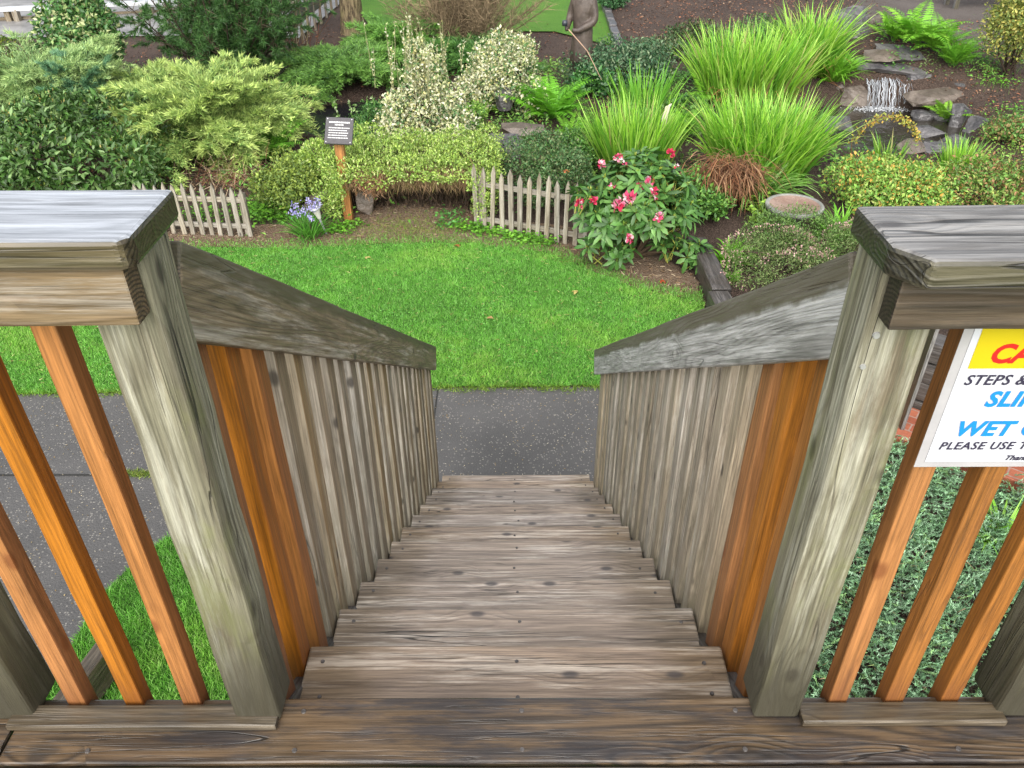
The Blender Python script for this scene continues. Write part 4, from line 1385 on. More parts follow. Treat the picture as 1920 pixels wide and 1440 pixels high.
# golden hedge over its hollow
HG = [(.35, .48, .09), (.26, .41, .075), (.16, .28, .05), (.47, .56, .2)]
gh = at_y(775, 320, 9.4)
hx0, hx1 = at_y(628, 320, 9.3).x, at_y(925, 320, 9.3).x
gpx = x_at(647, 8.84, .5)
hedge = thing('golden_hedge', 'overgrown golden yellow hedge arching over a dark hollow with brown dead twigs below', 'hedge', ((hx0 + hx1) / 2, 9.4, 0))
r = np.random.default_rng(12)
LB = []
for i in range(15):
    x = hx0 + (hx1 - hx0) * (i + .5) / 15
    for j in range(4):
        LB.append((np.array([x + r.normal() * .04, 8.97 + j * .3 + r.normal() * .06, .65 + r.normal() * .035 + .05 * math.sin(i * 1.3 + .5) + .01 * j]), np.array([r.uniform(.15, .22), .22, r.uniform(.1, .16)])))
    if i % 2 == 0: LB.append((np.array([x, 8.90 + r.normal() * .03, .60 + r.normal() * .03]), np.array([.15, .12, .08])))
for x, zz in ((hx0 - .02, .36), (hx0 + .03, .25), (hx1 - .1, .38), (hx1 - .14, .26), (hx1 - .02, .44), (hx0 - .06, .46), (gpx, .60), (gpx + .03, .50), (gpx - .06, .52)):
    LB.append((np.array([x, 8.84, zz]), np.array([.12, .16, .12])))
for i in range(10):                           # the back and sides close the hollow
    x = hx0 + (hx1 - hx0) * (i + .5) / 10
    for zz in (.12, .34, .52): LB.append((np.array([x, 9.95 + r.normal() * .04, zz]), np.array([.17, .15, .16])))
for zz in (.12, .3, .46):
    for yq in (9.15, 9.4, 9.7):
        LB.append((np.array([hx0 + .02, yq, zz]), np.array([.12, .18, .14])))
        LB.append((np.array([hx1 - .08, yq, zz]), np.array([.12, .18, .14])))
P, N = surf(52000, LB, .4, .02)
keepm = ~((P[:, 2] < .565 + .035 * np.sin(P[:, 0] * 9)) & (P[:, 0] > hx0 + .2) & (P[:, 0] < hx1 - .28) & (P[:, 1] < 9.75))
P, N = P[keepm], N[keepm]
B = Buf()
inner = np.clip((.52 - P[:, 2]) / .2, 0, 1)
K = colmix(len(P), HG, (.35, .3, .2, .15), .15)
leaves(B, P, unit(N * .7 + rdir(len(P)) * .8 + [0, 0, .35]), unit(N + rdir(len(P)) * .5 + [0, 0, .6]), rng.uniform(.024, .046, len(P)), rng.uniform(.011, .02, len(P)), K)
B.obj('foliage', M_FOL, hedge)
B = Buf()                                    # dead twig skirt
n = 7500
x = rng.uniform(hx0 + .15, hx1 - .12, n)
y = 8.92 + np.abs(rng.normal(size=n)) * .25
P = np.stack([x, y, .575 + rng.normal(size=n) * .045], 1)
needles(B, P, unit(np.stack([rng.normal(size=n) * .6, rng.normal(size=n) * .35 - .25, -np.ones(n) * .8], 1)), rng.uniform(.06, .2, n), rng.uniform(.005, .011, n),
        colmix(n, [(.22, .14, .075), (.3, .21, .12), (.13, .08, .045), (.19, .16, .06)]))
n = 700                                      # a brown dead patch on the face
P = np.stack([at_y(695, 310, 8.9).x + rng.normal(size=n) * .09, 8.78 + rng.normal(size=n) * .03, .56 + rng.normal(size=n) * .06], 1)
needles(B, P, unit(rng.normal(size=(n, 3)) * .6 + [0, -.4, -.5]), rng.uniform(.04, .1, n), np.full(n, .008), colmix(n, [(.25, .12, .06), (.3, .19, .11), (.14, .08, .04)]))
for i in range(16):
    x = rng.uniform(hx0 + .1, hx1 - .1)
    tube(B, [(x, 9.75, .0), (x + rng.normal() * .1, 9.6, .25), (x + rng.normal() * .25, 9.2, .5)], .022, .01, (.05, .035, .025), 5)
n = 6500                                     # dark twigs added in the hollow, its shade put into their colour
P = np.stack([rng.uniform(hx0 + .08, hx1 - .05, n), rng.uniform(9.2, 9.8, n), rng.uniform(.1, .6, n)], 1)
needles(B, P, unit(np.stack([rng.normal(size=n) * .5, rng.normal(size=n) * .5, rng.choice([-1, 1], n) * .9], 1)), rng.uniform(.1, .3, n), rng.uniform(.008, .018, n), colmix(n, [(.05, .035, .024), (.08, .055, .035), (.03, .022, .016)]))
B.obj('dead_twigs_and_shade', M_STEM, hedge)
leafy('olive_shrub', 'loose olive green small leaved shrub left of the plaque post', 'shrub', 545, 9.25, 68, 272, 9500, .04, .02, [(.19, .27, .05), (.26, .34, .06), (.11, .18, .04)], nl=16, shell=.5, jit=1.0, ry=.5)
def gold_top():
    root = thing('golden_shrub', 'golden yellow shrub crown just left of the plaque post', 'shrub', (at_y(572, 300, 9.6).x, 9.6, 0))
    r = np.random.default_rng(3)
    LB = [(np.array([at_y(545 + 14 * i, 300, 9.6).x, 9.5 + r.normal() * .1, .55 + r.normal() * .05]), np.array([.16, .25, .13])) for i in range(6)]
    P, N = surf(6000, LB, .4)
    B = Buf()
    leaves(B, P, unit(N + rdir(len(P)) * .8 + [0, 0, .3]), unit(N + rdir(len(P)) * .5 + [0, 0, .6]), .042, .02, colmix(len(P), HG, (.35, .3, .2, .15), .15))
    B.obj('foliage', M_FOL, root)
    stems(root, (at_y(572, 300, 9.6).x, 9.7, 0), [c for c, q in LB])
gold_top()
rock('boulder', 'grey stone standing in the hollow beside the plaque post', 685, 398, .22, .4, .25, 4, M_ROCKB, Y=None, rot=.3)
rock('boulder', 'dark stone behind the bluebells', 600, 395, .35, .4, .3, 8, M_ROCKB, rot=.8, Y=9.15, z=0.0)

fern('fern', 'upright bright green fern left of the dark pool', 515, 305, 62, 190, 22, ((.1, .3, .025), (.2, .46, .05)))
fern('fern', 'big bright green fern at the feet of the statue', 1030, 228, 88, 125, 30, ((.1, .32, .02), (.2, .5, .04)))
fern('fern', 'small pale fern between the two variegated bushes', 905, 215, 42, 165, 14, ((.2, .42, .04), (.28, .52, .06)))
fern('fern', 'low drooping fern right of the big one by the statue', 1075, 262, 45, 215, 12, ((.14, .36, .03), (.2, .42, .04)))
fern('fern', 'pale fern between the grassy clumps above the white dry leaf', 1215, 240, 55, 178, 16, ((.15, .4, .03), (.24, .5, .05)))
fern('fern', 'tall pale fern at the foot of the upper grassy clump', 1325, 195, 50, 115, 16, ((.15, .4, .03), (.24, .5, .05)))
fern('fern', 'pale fern fronds just left of the largest grassy clump', 1275, 262, 50, 190, 18, ((.15, .4, .03), (.24, .5, .05)))
fern('fern', 'low fern at the left foot of the mid grassy clump', 1120, 285, 45, 240, 14, ((.14, .36, .03), (.22, .46, .05)))
fern('fern', 'small fern sprouting beside the upright slate rocks', 1770, 232, 40, 172, 12, ((.2, .45, .03), (.26, .5, .05)))
fern('fern', 'big feathery fern above the slate ledge', 1715, 88, 75, 38, 28, ((.15, .42, .03), (.26, .52, .05)))
fern('fern', 'feathery fern left behind the slate ledge', 1675, 80, 55, 50, 20, ((.16, .42, .03), (.26, .52, .05)))
fern('fern', 'low feathery fern drooping over the right of the ledge', 1752, 100, 60, 62, 22, ((.14, .38, .03), (.24, .5, .05)))
fern('fern', 'second feathery fern right of the ledge, before the mulch path', 1785, 128, 55, 75, 20, ((.12, .34, .03), (.2, .44, .04)))
fern('fern', 'tiny fern behind the stone birdbath', 1495, 352, 22, 332, 10, ((.2, .45, .05), (.26, .5, .06)))

# bluebells and leafy weeds along the edge
def bluebells(px, py):
    g = gnd(px, py)
    root = clump('bluebell_plant', 'clump of bluebells with pale violet flowers beside the garden light', px, g.y, 42, py - 62, 150, [(.08, .26, .03), (.12, .34, .04)], .016, .9, 'flower', bend=(.5, 1.7))
    B = Buf()
    for qx, qy in ((553, 385), (560, 400), (578, 378), (585, 390), (590, 383), (548, 398), (572, 392), (596, 377), (582, 407)):
        p = at_y(qx, qy, g.y - .02)
        b0 = Vector((g.x + rng.normal() * .04, g.y, 0.02))
        tube(B, [tuple(b0), tuple((b0 + p) / 2 + Vector((0, 0, .03))), tuple(p)], .004, .003, (.12, .25, .05), 3)
        n = 26
        P = np.array(p) + rng.normal(size=(n, 3)) * .022
        leaves(B, P, unit(rng.normal(size=(n, 3)) + [0, -.3, -.5]), rdir(n), .03, .016, colmix(n, [(.42, .38, .75), (.52, .5, .82), (.33, .3, .66)]))
    B.obj('flowers', M_PETAL, root)
bluebells(572, 446)
def weeds(name, label, pts, n, cols, LL=.05, h=.1, cat='weed', rx=.16, group='leafy weeds along the border'):
    g0 = gnd(*pts[0])
    root = thing(name, label, cat, g0, group)
    B = Buf()
    for px, py in pts:
        g = gnd(px, py)
        P = np.array(g) + np.stack([rng.normal(size=n) * rx, rng.normal(size=n) * rx * .6, np.abs(rng.normal(size=n)) * h * .6 + .02], 1)
        D = unit(np.stack([rng.normal(size=n), rng.normal(size=n), rng.uniform(-.1, .5, n)], 1))
        leaves(B, P, D, np.tile([0, -.2, 1.0], (n, 1)) + rng.normal(size=(n, 3)) * .3, LL * rng.uniform(.6, 1.2, n), LL * .7 * rng.uniform(.6, 1.2, n), colmix(n, cols))
        needles(B, P * [1, 1, 0] + np.array([0, 0, 1]) * hh(P[:, 0], P[:, 1])[:, None], unit(rng.normal(size=(n, 3)) * .2 + [0, 0, 1]), P[:, 2] - hh(P[:, 0], P[:, 1]), np.full(n, .004), colmix(n, cols))
    B.obj('leaves', M_FOL, root)
WG = [(.11, .30, .025), (.16, .38, .035), (.08, .22, .02)]
weeds('weed_patch', 'bright leafy weeds right of the left picket fence', [(485, 405), (500, 390), (515, 412)], 150, WG, .06, .14)
weeds('weed_patch', 'bright leafy weeds at the foot of the plaque post', [(637, 438), (650, 428)], 90, WG, .05, .08, rx=.1)
weeds('weed_patch', 'band of round leaved weeds along the foot of the right picket fence', [(875, 432), (900, 437), (930, 441), (960, 447), (990, 453), (1015, 460)], 110, WG, .05, .07, rx=.12)
weeds('weed_patch', 'creeping round leaved weeds at the right mouth of the hollow', [(848, 408), (838, 425)], 45, [(.08, .24, .05), (.1, .3, .06)], .05, .08, rx=.1)
weeds('weed_patch', 'leafy weeds showing through the left picket fence', [(360, 410), (395, 412), (430, 415)], 70, WG, .05, .15, rx=.2)
B = Buf()
n = 900
g = gnd(455, 345)
P = np.stack([g.x + rng.normal(size=n) * .35, g.y + rng.normal(size=n) * .25, np.abs(rng.normal(size=n)) * .12 + .02], 1)
P[:, 2] += hh(P[:, 0], P[:, 1])
needles(B, P, unit(rng.normal(size=(n, 3)) + [.2, 0, .2]), rng.uniform(.1, .35, n), rng.uniform(.004, .009, n), colmix(n, [(.3, .2, .12), (.42, .33, .22), (.2, .09, .05), (.14, .07, .04)]))
tag(B.obj('dead_stems', M_STEM), 'heap of dry brown stems behind the left picket fence', 'dead stems', None, 'stuff')
def bluet(px, py, hts):
    g = gnd(px, py)
    root = thing('tall_weed', 'thin stalks with small leaves rising behind the plaque', 'weed', g)
    B = Buf()
    for qx, qy in hts:
        p = at_y(qx, qy, g.y)
        b = Vector((p.x + .05, g.y, g.z))
        tube(B, [tuple(b), tuple(p)], .006, .004, (.2, .34, .08), 3)
        k = 26
        u = rng.uniform(.3, 1, (k, 1))
        leaves(B, np.array(b) * (1 - u) + np.array(p) * u, rdir(k), rdir(k), .05, .03, colmix(k, [(.2, .4, .08), (.34, .5, .2), (.45, .55, .3)]))
    B.obj('stalks', M_FOL, root)
bluet(690, 258, [(627, 185), (655, 190), (664, 195), (687, 183), (698, 178), (710, 230), (676, 215)])

# tree and wooden rail at the top left
gt = gnd(663, 62)
tree = thing('tree', 'rough furrowed tree trunk rising from the layered juniper', 'tree', gt)
V, T, seg = [], [], 48
prof = [(0, .3), (.15, .25), (.5, .215), (1.2, .2), (2.4, .18), (3.6, .15), (4.6, .11)]
zs = np.linspace(0, 4.6, 70)
rr = np.interp(zs, [p[0] for p in prof], [p[1] for p in prof])
for i, z in enumerate(zs):
    for k in range(seg):
        a = 2 * math.pi * k / seg
        fr = .014 * math.sin(a * 17 + 1.4 * math.sin(z * 5 + a * 2)) + .01 * math.sin(a * 29 + 2 * math.sin(z * 9)) + .006 * math.sin(z * 40 + a * 5)
        V.append(((rr[i] + fr) * math.cos(a) + .03 * z * z * .12, (rr[i] + fr) * math.sin(a), z))
for i in range(len(zs) - 1):
    for k in range(seg):
        a, b = i * seg + k, i * seg + (k + 1) % seg
        T += [(a, b, b + seg), (a, b + seg, a + seg)]
def mat_bark():
    N = NT('furrowed_bark')
    tc = N.n('TexCoord').outputs['Object']
    n1 = N.noise(N.vmul(tc, (1, 1, .22)), 24, 6, .7)
    n2 = N.noise(tc, 4, 4)
    c = N.mix(N.ramp(n1, .38, .62), (.055, .04, .026), (.24, .19, .11))
    c = N.mix(N.math('MULTIPLY', N.ramp(n2, .45, .7), .4), c, (.17, .17, .06))
    return N.done(N.pbsdf(c, .85, n1, .9, .03, .2))
M_BARK = mat_bark()
link('trunk', tri_mesh('trunk', V, T, None, True), M_BARK, tree, gt - Vector((0, 0, .08)))
B = Buf()
tops = []
for i in range(9):
    a = i * 2.4
    p = np.array(gt) + [.06, 0, 3.3 + .12 * i]
    q = p + np.array([math.cos(a) * 1.5, math.sin(a) * 1.5, 1.6 + .1 * i])
    tube(B, [p, (p + q) / 2 + [0, 0, .15], q], .06, .02, (.1, .075, .05), 6)
    tops.append(q)
B.obj('limbs', M_STEM, tree)
P, N = surf(5200, [(t + rng.normal(size=3) * .2, np.array([.9, .9, .6])) for t in tops], .8)
B = Buf()
leaves(B, P, rdir(len(P)), rdir(len(P)), .11, .06, colmix(len(P), DG))
B.obj('crown', M_FOL, tree)

fr = thing('wooden_rail', 'weathered wooden guard rail with a pale wet cap along the far path', 'railing', gnd(150, 66))
yA, yB = 19.0, 20.3
cA, cB = at_y(-160, 17, yA), at_y(345, 9, yB)
dv = cB - cA
a = math.atan2(dv.y, dv.x)
rot = Matrix.Rotation(a, 3, 'Z')
mid = (cA + cB) / 2
board('cap_rail', dv.length, .3, .06, mid, rot, M_FARCAP, fr)
zc = mid.z
for dz in (-.24, -.5):
    board('rail', dv.length, .05, .14, mid + Vector((0, .06, dz)), rot, M_FARRAIL, fr)
for px in (-110, 28, 258):
    t = (at_y(px, 40, 19.4).x - cA.x) / dv.x
    p = cA.lerp(cB, t)
    gz = float(hh(p.x, p.y))
    for dx in (-.09, .09):
        board('post', p.z - gz - .03, .14, .12, (p.x + dx, p.y - .06, (p.z + gz) / 2 - .015), RZ, M_FARRAIL, fr)
rp = thing('ramp_rail', 'wooden rail running away from the pine towards the tree trunk', 'railing', gnd(560, 95))
a0, a1 = gnd(545, 105), gnd(640, 0)
dv = a1 - a0
rot = Matrix.Rotation(math.atan2(dv.y, dv.x), 3, 'Z')
mid = (a0 + a1) / 2
board('cap_rail', dv.length, .3, .06, mid + Vector((-.1, 0, .75)), rot, M_FARRAIL, rp)
board('side_board', dv.length, .05, .3, mid + Vector((.05, 0, .5)), rot, M_DARKTIE, rp)
for i in range(9):
    p = a0.lerp(a1, (i + .5) / 9)
    board('baluster', .7, .05, .05, (p.x + .06, p.y, p.z + .36), RZ, M_FARRAIL, rp)
B = Buf()
P, D = [], []
for i in range(60):
    p = np.array(gnd(548, 118)) + [rng.normal() * .2, rng.normal() * .15, 0]
    q = p + np.array([rng.normal() * .3, rng.normal() * .2, rng.uniform(.4, 1.3)])
    tube(B, [p, (p + q) / 2 + rng.normal(size=3) * .05, q], .009, .004, (.16, .07, .045) if i % 3 else (.35, .3, .18), 3)
rt = thing('bare_stems', 'reddish bare stems between the pine and the rail', 'bush', gnd(548, 118))
B.obj('stems', M_STEM, rt)

# bare twiggy bush
g = gnd(875, 102)
tb = thing('twiggy_bush', 'wide bare brown twiggy bush behind the variegated bushes', 'bush', g)
B = Buf()
Hh = at_y(880, -75, g.y).z - g.z
for i in range(130):
    a, e = rng.uniform(0, 6.283), rng.uniform(.45, 1.4)
    L = Hh * rng.uniform(.7, 1.15)
    p = np.array(g) + np.append(rng.normal(size=2) * .1, 0)
    pts = [p]
    for k in range(5):
        p = p + np.array([math.sin(a) * math.cos(e) * 1.25, math.cos(a) * math.cos(e) * .9, math.sin(e)]) * L / 5
        a += rng.normal() * .12
        e += .05 + rng.normal() * .06
        pts.append(p)
    tube(B, pts, .011, .004, (.13, .095, .06), 3)
    pts = np.array(pts)
    m = 110
    q = rng.uniform(1.2, 4.99, m)
    ii = q.astype(int)
    bs = pts[ii] + (pts[ii + 1] - pts[ii]) * (q - ii)[:, None]
    needles(B, bs, unit(pts[ii + 1] - pts[ii] + rng.normal(size=(m, 3)) * .28), rng.uniform(.15, .5, m), np.full(m, .007), colmix(m, [(.2, .15, .09), (.27, .2, .12), (.13, .1, .06)]))
B.obj('twigs', M_STEM, tb)

# ------------------------------------------------------------ right half of the bed
leafy('cotoneaster', 'dense dark small leaved shrub spilling over the right picket fence', 'shrub', 1010, 9.5, 92, 238, 13000, .036, .02, [(.04, .11, .03), (.07, .16, .05), (.11, .2, .07), (.16, .2, .08)], nl=24, shell=.4, jit=1.0, ry=.6, zc=.4)
leafy('blue_green_shrub', 'blue green spreading shrub right of the statue', 'shrub', 1160, 14.2, 105, 75, 8500, .06, .03, [(.03, .1, .04), (.06, .14, .06), (.1, .18, .09), (.16, .22, .12)], nl=20, shell=.55, jit=1.0, ry=.8)
leafy('ivy_patch', 'dark glossy creeper climbing over the legs of the statue', 'creeper', 1115, 13.9, 50, 118, 1800, .09, .05, [(.03, .12, .03), (.06, .18, .04), (.1, .24, .06)], nl=8, shell=.6, mat=M_GLOSS)
leafy('low_shrub', 'loose green shrub between the rhododendron and the brown thatch', 'shrub', 1312, 9.0, 55, 320, 2600, .06, .03, [(.11, .27, .05), (.18, .36, .06), (.07, .18, .03)], nl=10, shell=.7, ry=.5)
leafy('low_shrub', 'soft green shrub between the cotoneaster and the mid grassy clump', 'shrub', 1088, 10.6, 55, 245, 3200, .05, .026, [(.09, .22, .04), (.16, .32, .06), (.06, .15, .03)], nl=12, shell=.7, ry=.6)
leafy('low_shrub', 'low dull green shrub on the mulch behind the blue green one', 'shrub', 1235, 15.6, 62, 78, 2600, .06, .03, [(.06, .13, .05), (.1, .18, .07), (.14, .16, .07)], nl=12, shell=.7)
leafy('low_shrub', 'low mossy green mat at the foot of the layered juniper', 'shrub', 700, 12.9, 60, 190, 2600, .05, .02, [(.06, .17, .04), (.1, .24, .05)], nl=10, shell=.7, ry=.5)
leafy('low_shrub', 'yellow green low plants between the two variegated bushes', 'shrub', 878, 11.9, 42, 190, 2200, .05, .026, [(.2, .38, .06), (.28, .45, .08), (.12, .26, .05)], nl=10, shell=.7, ry=.6)
leafy('low_shrub', 'dark green low shrub behind the upper grassy clump', 'shrub', 1420, 15.2, 80, 34, 2400, .06, .03, [(.06, .15, .04), (.1, .2, .06)], nl=12, shell=.7)
leafy('low_shrub', 'small green shrub at the right edge of the mulch, above the reddish barberry', 'shrub', 1905, 11.2, 60, 225, 2600, .05, .026, [(.1, .24, .05), (.18, .32, .07), (.28, .2, .08)], nl=12, shell=.7)
leafy('low_shrub', 'low leafy green filler between the upper and lower grassy clumps', 'shrub', 1265, 12.0, 85, 200, 3200, .06, .035, [(.08, .2, .04), (.14, .3, .05), (.05, .14, .03)], nl=12, shell=.7, ry=.7)
leafy('dark_shrub', 'small dark shrub in the mulch behind the upper grassy clump', 'shrub', 1300, 16.6, 60, 48, 2600, .06, .03, [(.04, .1, .03), (.08, .14, .05), (.12, .1, .05)], nl=9, shell=.7)
leafy('dark_shrub', 'small dark shrub at the top of the stone kerb', 'shrub', 1150, 20.0, 30, -15, 1200, .08, .04, [(.04, .12, .04), (.07, .16, .06)], nl=6, shell=.7)

CG = [(.36, .33, .12), (.24, .49, .04), (.31, .55, .065), (.16, .38, .033), (.38, .6, .11), (.11, .29, .03)]
GN = 'grassy strap leaved clumps'
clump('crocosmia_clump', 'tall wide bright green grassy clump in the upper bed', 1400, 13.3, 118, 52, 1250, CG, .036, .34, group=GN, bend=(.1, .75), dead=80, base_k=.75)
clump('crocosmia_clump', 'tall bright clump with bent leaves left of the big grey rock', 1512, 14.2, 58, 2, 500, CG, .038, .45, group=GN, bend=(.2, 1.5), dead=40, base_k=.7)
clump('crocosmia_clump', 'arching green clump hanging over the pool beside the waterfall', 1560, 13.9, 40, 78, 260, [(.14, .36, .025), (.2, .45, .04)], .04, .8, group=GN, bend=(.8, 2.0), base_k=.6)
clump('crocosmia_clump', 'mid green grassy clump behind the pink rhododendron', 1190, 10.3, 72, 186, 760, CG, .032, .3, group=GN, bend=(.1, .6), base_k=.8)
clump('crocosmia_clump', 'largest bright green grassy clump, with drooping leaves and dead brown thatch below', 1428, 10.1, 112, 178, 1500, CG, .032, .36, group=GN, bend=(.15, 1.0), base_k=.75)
clump('crocosmia_clump', 'thin row of upright blades left of the upper grassy clump', 1205, 12.3, 70, 120, 150, [(.12, .34, .03), (.18, .42, .04)], .034, .4, group=GN, bend=(.1, .5))
clump('crocosmia_clump', 'small spiky bright clump among the orange tinged shrubs', 1800, 9.9, 50, 262, 200, CG, .034, .4, group=GN, bend=(.05, .5))
clump('crocosmia_clump', 'few upright blades at the front edge of the waterfall pool', 1668, 10.2, 36, 246, 50, CG, .03, .5, group=GN, bend=(.05, .4))
clump('daylily', 'drooping pale strap leaves at the front of the largest grassy clump', 1410, 9.5, 105, 262, 300, [(.17, .37, .06), (.27, .46, .13)], .036, .9, group=GN, bend=(1.0, 2.2))
# brown thatch under the biggest clump
g = gnd(1365, 400)
B = Buf()
n = 800
t = rng.random(n)
P = np.stack([g.x + rng.normal(size=n) * .16, g.y + .25 + rng.normal(size=n) * .12, g.z + .45 + rng.normal(size=n) * .08], 1)
straps(B, P, rng.normal(size=n) * .9 + 3.3, rng.uniform(-.6, .4, n), rng.uniform(.2, .55, n), np.full(n, .012), rng.uniform(.5, 1.2, n), colmix(n, [(.15, .062, .03), (.2, .095, .045), (.085, .04, .022), (.27, .16, .085)]), None, 4)
root = thing('dead_thatch', 'heap of drooping reddish brown dead leaves beside the rhododendron', 'dead leaves', g)
B.obj('dead_leaves', M_STEM, root)

# rhododendron in bud and flower
gr = gnd(1195, 505)
Yr = gr.y + .28
rh = thing('rhododendron', 'rhododendron with long glossy leaves and pink and red flower heads at the lawn edge', 'flowering shrub', (gr.x, Yr, gr.z))
r = np.random.default_rng(21)
zt = at_y(1190, 300, Yr).z
LB = lobes((at_y(1185, 400, Yr).x, Yr, zt * .52), .60, .55, zt * .46, 18, .4, 5)
for qx, qy, s in ((1120, 470, .16), (1160, 485, .16), (1250, 500, .18), (1285, 480, .18), (1280, 430, .16), (1090, 370, .15), (1265, 350, .16)):
    p = at_y(qx, qy, Yr - .25)
    LB.append((np.array([p.x, p.y, max(p.z, .18)]), np.array([s, s, s * .8])))
P, N = surf(440, LB, .3, .06)
m = N[:, 2] > -.45
P, N = P[m], N[m]
B, ST = Buf(), Buf()
RH = [(.055, .145, .03), (.08, .19, .04), (.12, .25, .06), (.04, .11, .022)]
for p, nn in zip(P, N):
    ax = unit(nn * .8 + np.array([0, 0, .7]) + r.normal(size=3) * .2)
    a1 = unit(np.cross(ax, [.3, .2, 1.0]))
    a2 = np.cross(ax, a1)
    k = r.integers(7, 12)
    th = np.arange(k) * 6.283 / k + r.uniform(0, 6)
    lift = r.uniform(-.25, .55, k)
    D = np.cos(th)[:, None] * a1 + np.sin(th)[:, None] * a2 + ax * lift[:, None]
    leaves(B, np.tile(p, (k, 1)) + D * .012, D, np.tile(ax, (k, 1)), r.uniform(.10, .185, k), r.uniform(.038, .055, k), colmix(k, RH), .12, .22, True)
    k = 3
    leaves(B, np.tile(p, (k, 1)), unit(ax + r.normal(size=(k, 3)) * .5), rdir(k), .05, .018, colmix(k, [(.3, .36, .06), (.2, .33, .05)]))
    tube(ST, [p - ax * .22, p], .007, .006, (.28, .3, .06), 4)
B.obj('leaves', M_GLOSS, rh)
for c, q in LB[1:]:
    tube(ST, [(gr.x, Yr, gr.z), (np.array([gr.x, Yr, gr.z]) + c) / 2 + [0, 0, .03], c], .02, .008, (.1, .07, .045), 5)
ST.obj('stems', M_STEM, rh)
PK = [(.75, .10, .22), (.82, .28, .42), (.5, .03, .08), (.85, .66, .68)]
for qx, qy, sz, mode in ((1158, 296, .055, 1), (1128, 309, .05, 1), (1172, 307, .045, 1), (1257, 288, .05, 2), (1212, 344, .075, 0), (1180, 372, .085, 0), (1160, 386, .085, 0), (1226, 362, .065, 0),
                         (1196, 351, .06, 1), (1148, 350, .045, 1), (1088, 382, .055, 3), (1113, 377, .05, 2), (1235, 407, .06, 0), (1181, 447, .055, 1), (1268, 311, .03, 1), (1062, 322, .035, 4), (1194, 326, .028, 4), (1226, 339, .025, 4)):
    p = np.array(at_y(qx, qy, Yr - .68 + .0042 * max(0, 440 - qy)))
    B = Buf()
    n = 22 if sz > .045 else 10
    d = unit(rdir(n) + np.array([0, -.5, .5]))
    ct_ = {0: (.45, .35, .1, .1), 1: (.3, .15, .2, .35), 2: (.15, .0, .85, 0), 3: (.1, .1, .5, .3), 4: (0, 0, 1, 0)}[mode]
    if mode == 4: K = colmix(n, [(.35, .28, .06), (.4, .12, .05)])
    else: K = colmix(n, PK, ct_, .1)
    sz *= 1.0
    leaves(B, p + d * sz * .25, d, rdir(n), sz * rng.uniform(.6, 1, n), sz * rng.uniform(.45, .7, n), K, .25, .3, True)
    B.obj('flower_head', M_PETAL, rh)

# single dried leaf standing over the clumps
g = gnd(1250, 285)
root = thing('dried_leaf', 'bent bone white dried leaf standing among the grassy clumps', 'leaf', g)
B = Buf()
yq = at_y(1247, 262, g.y - .6)
L = [at_y(1243, 300, yq.y), at_y(1243, 250, yq.y), at_y(1246, 222, yq.y), at_y(1252, 200, yq.y), at_y(1259, 194, yq.y)]
wds = [.008, .02, .035, .03, .004]
V = []
for p, w_ in zip(L, wds): V += [(p.x - w_, p.y, p.z), (p.x + w_, p.y - .01, p.z)]
T = []
for i in range(4): T += [(2 * i, 2 * i + 1, 2 * i + 3), (2 * i, 2 * i + 3, 2 * i + 2)]
B.add(V, T, np.array((.72, .64, .5)))
B.obj('blade', M_PETAL, root)
B = Buf()
tube(B, [(L[0].x, L[0].y, float(hh(L[0].x, L[0].y))), tuple(L[1])], .008, .006, (.45, .5, .2), 4)
B.obj('stalk', M_STEM, root)

# orange tinged barberries, heather, lily leaves
BA = [(.28, .42, .08), (.2, .40, .06), (.5, .31, .06), (.14, .30, .05), (.42, .48, .14)]
leafy('barberry', 'barberry with yellow green and orange leaves behind the birdbath', 'shrub', 1668, 9.0, 120, 300, 11000, .046, .024, BA, (.28, .27, .14, .2, .11), nl=22, shell=.6, jit=1.1, ry=.65, zc=.4)
BR = [(.16, .32, .06), (.25, .32, .07), (.32, .17, .08), (.11, .22, .045), (.38, .27, .11)]
leafy('barberry', 'barberry with reddish green leaves above the grey cap of the right rail', 'shrub', 1875, 8.9, 115, 300, 10000, .046, .024, BR, (.3, .25, .15, .2, .1), nl=20, shell=.6, jit=1.1, ry=.65, zc=.4)
root = thing('barberry_branch', 'single arching barberry branch with yellow leaves across the pool', 'branch', at_y(1605, 260, 10.3))
B = Buf()
L = [np.array(at_y(*q, 10.2)) for q in ((1595, 330), (1597, 265), (1625, 235), (1655, 218), (1690, 222), (1715, 240), (1722, 262))]
tube(B, L, .008, .003, (.2, .12, .06), 4)
for i in range(1, 6):
    n = 60
    u = rng.random((n, 1))
    leaves(B, L[i] + (L[i + 1] - L[i]) * u + rng.normal(size=(n, 3)) * .025, rdir(n), rdir(n), .042, .024, colmix(n, [(.42, .38, .06), (.5, .33, .06), (.3, .34, .07)]))
B.obj('leafy_stem', M_FOL, root)
leafy('barberry', 'tall olive and gold barberry in the top right corner beside the mulch path', 'shrub', 1890, 14.0, 80, -40, 9500, .055, .03, [(.2, .25, .05), (.3, .32, .07), (.12, .18, .04), (.42, .38, .09)], nl=22, shell=.7, jit=1.0, zlow=.15)
HE = [(.14, .22, .06), (.2, .25, .09), (.10, .17, .045)]
def heath_extra(B, LB):
    P, N = surf(5200, LB, .12, .04)
    m = np.sin(P[:, 0] * 7) + np.sin(P[:, 1] * 9) > -.3
    P, N = P[m], N[m]
    n = len(P)
    leaves(B, P, unit(N + rdir(n) * .5), rdir(n), .022, .014, colmix(n, [(.5, .3, .28), (.58, .4, .36), (.4, .24, .2)]))
hz = dict(shell=.5, jit=1.0, nl=18, zc=.35)
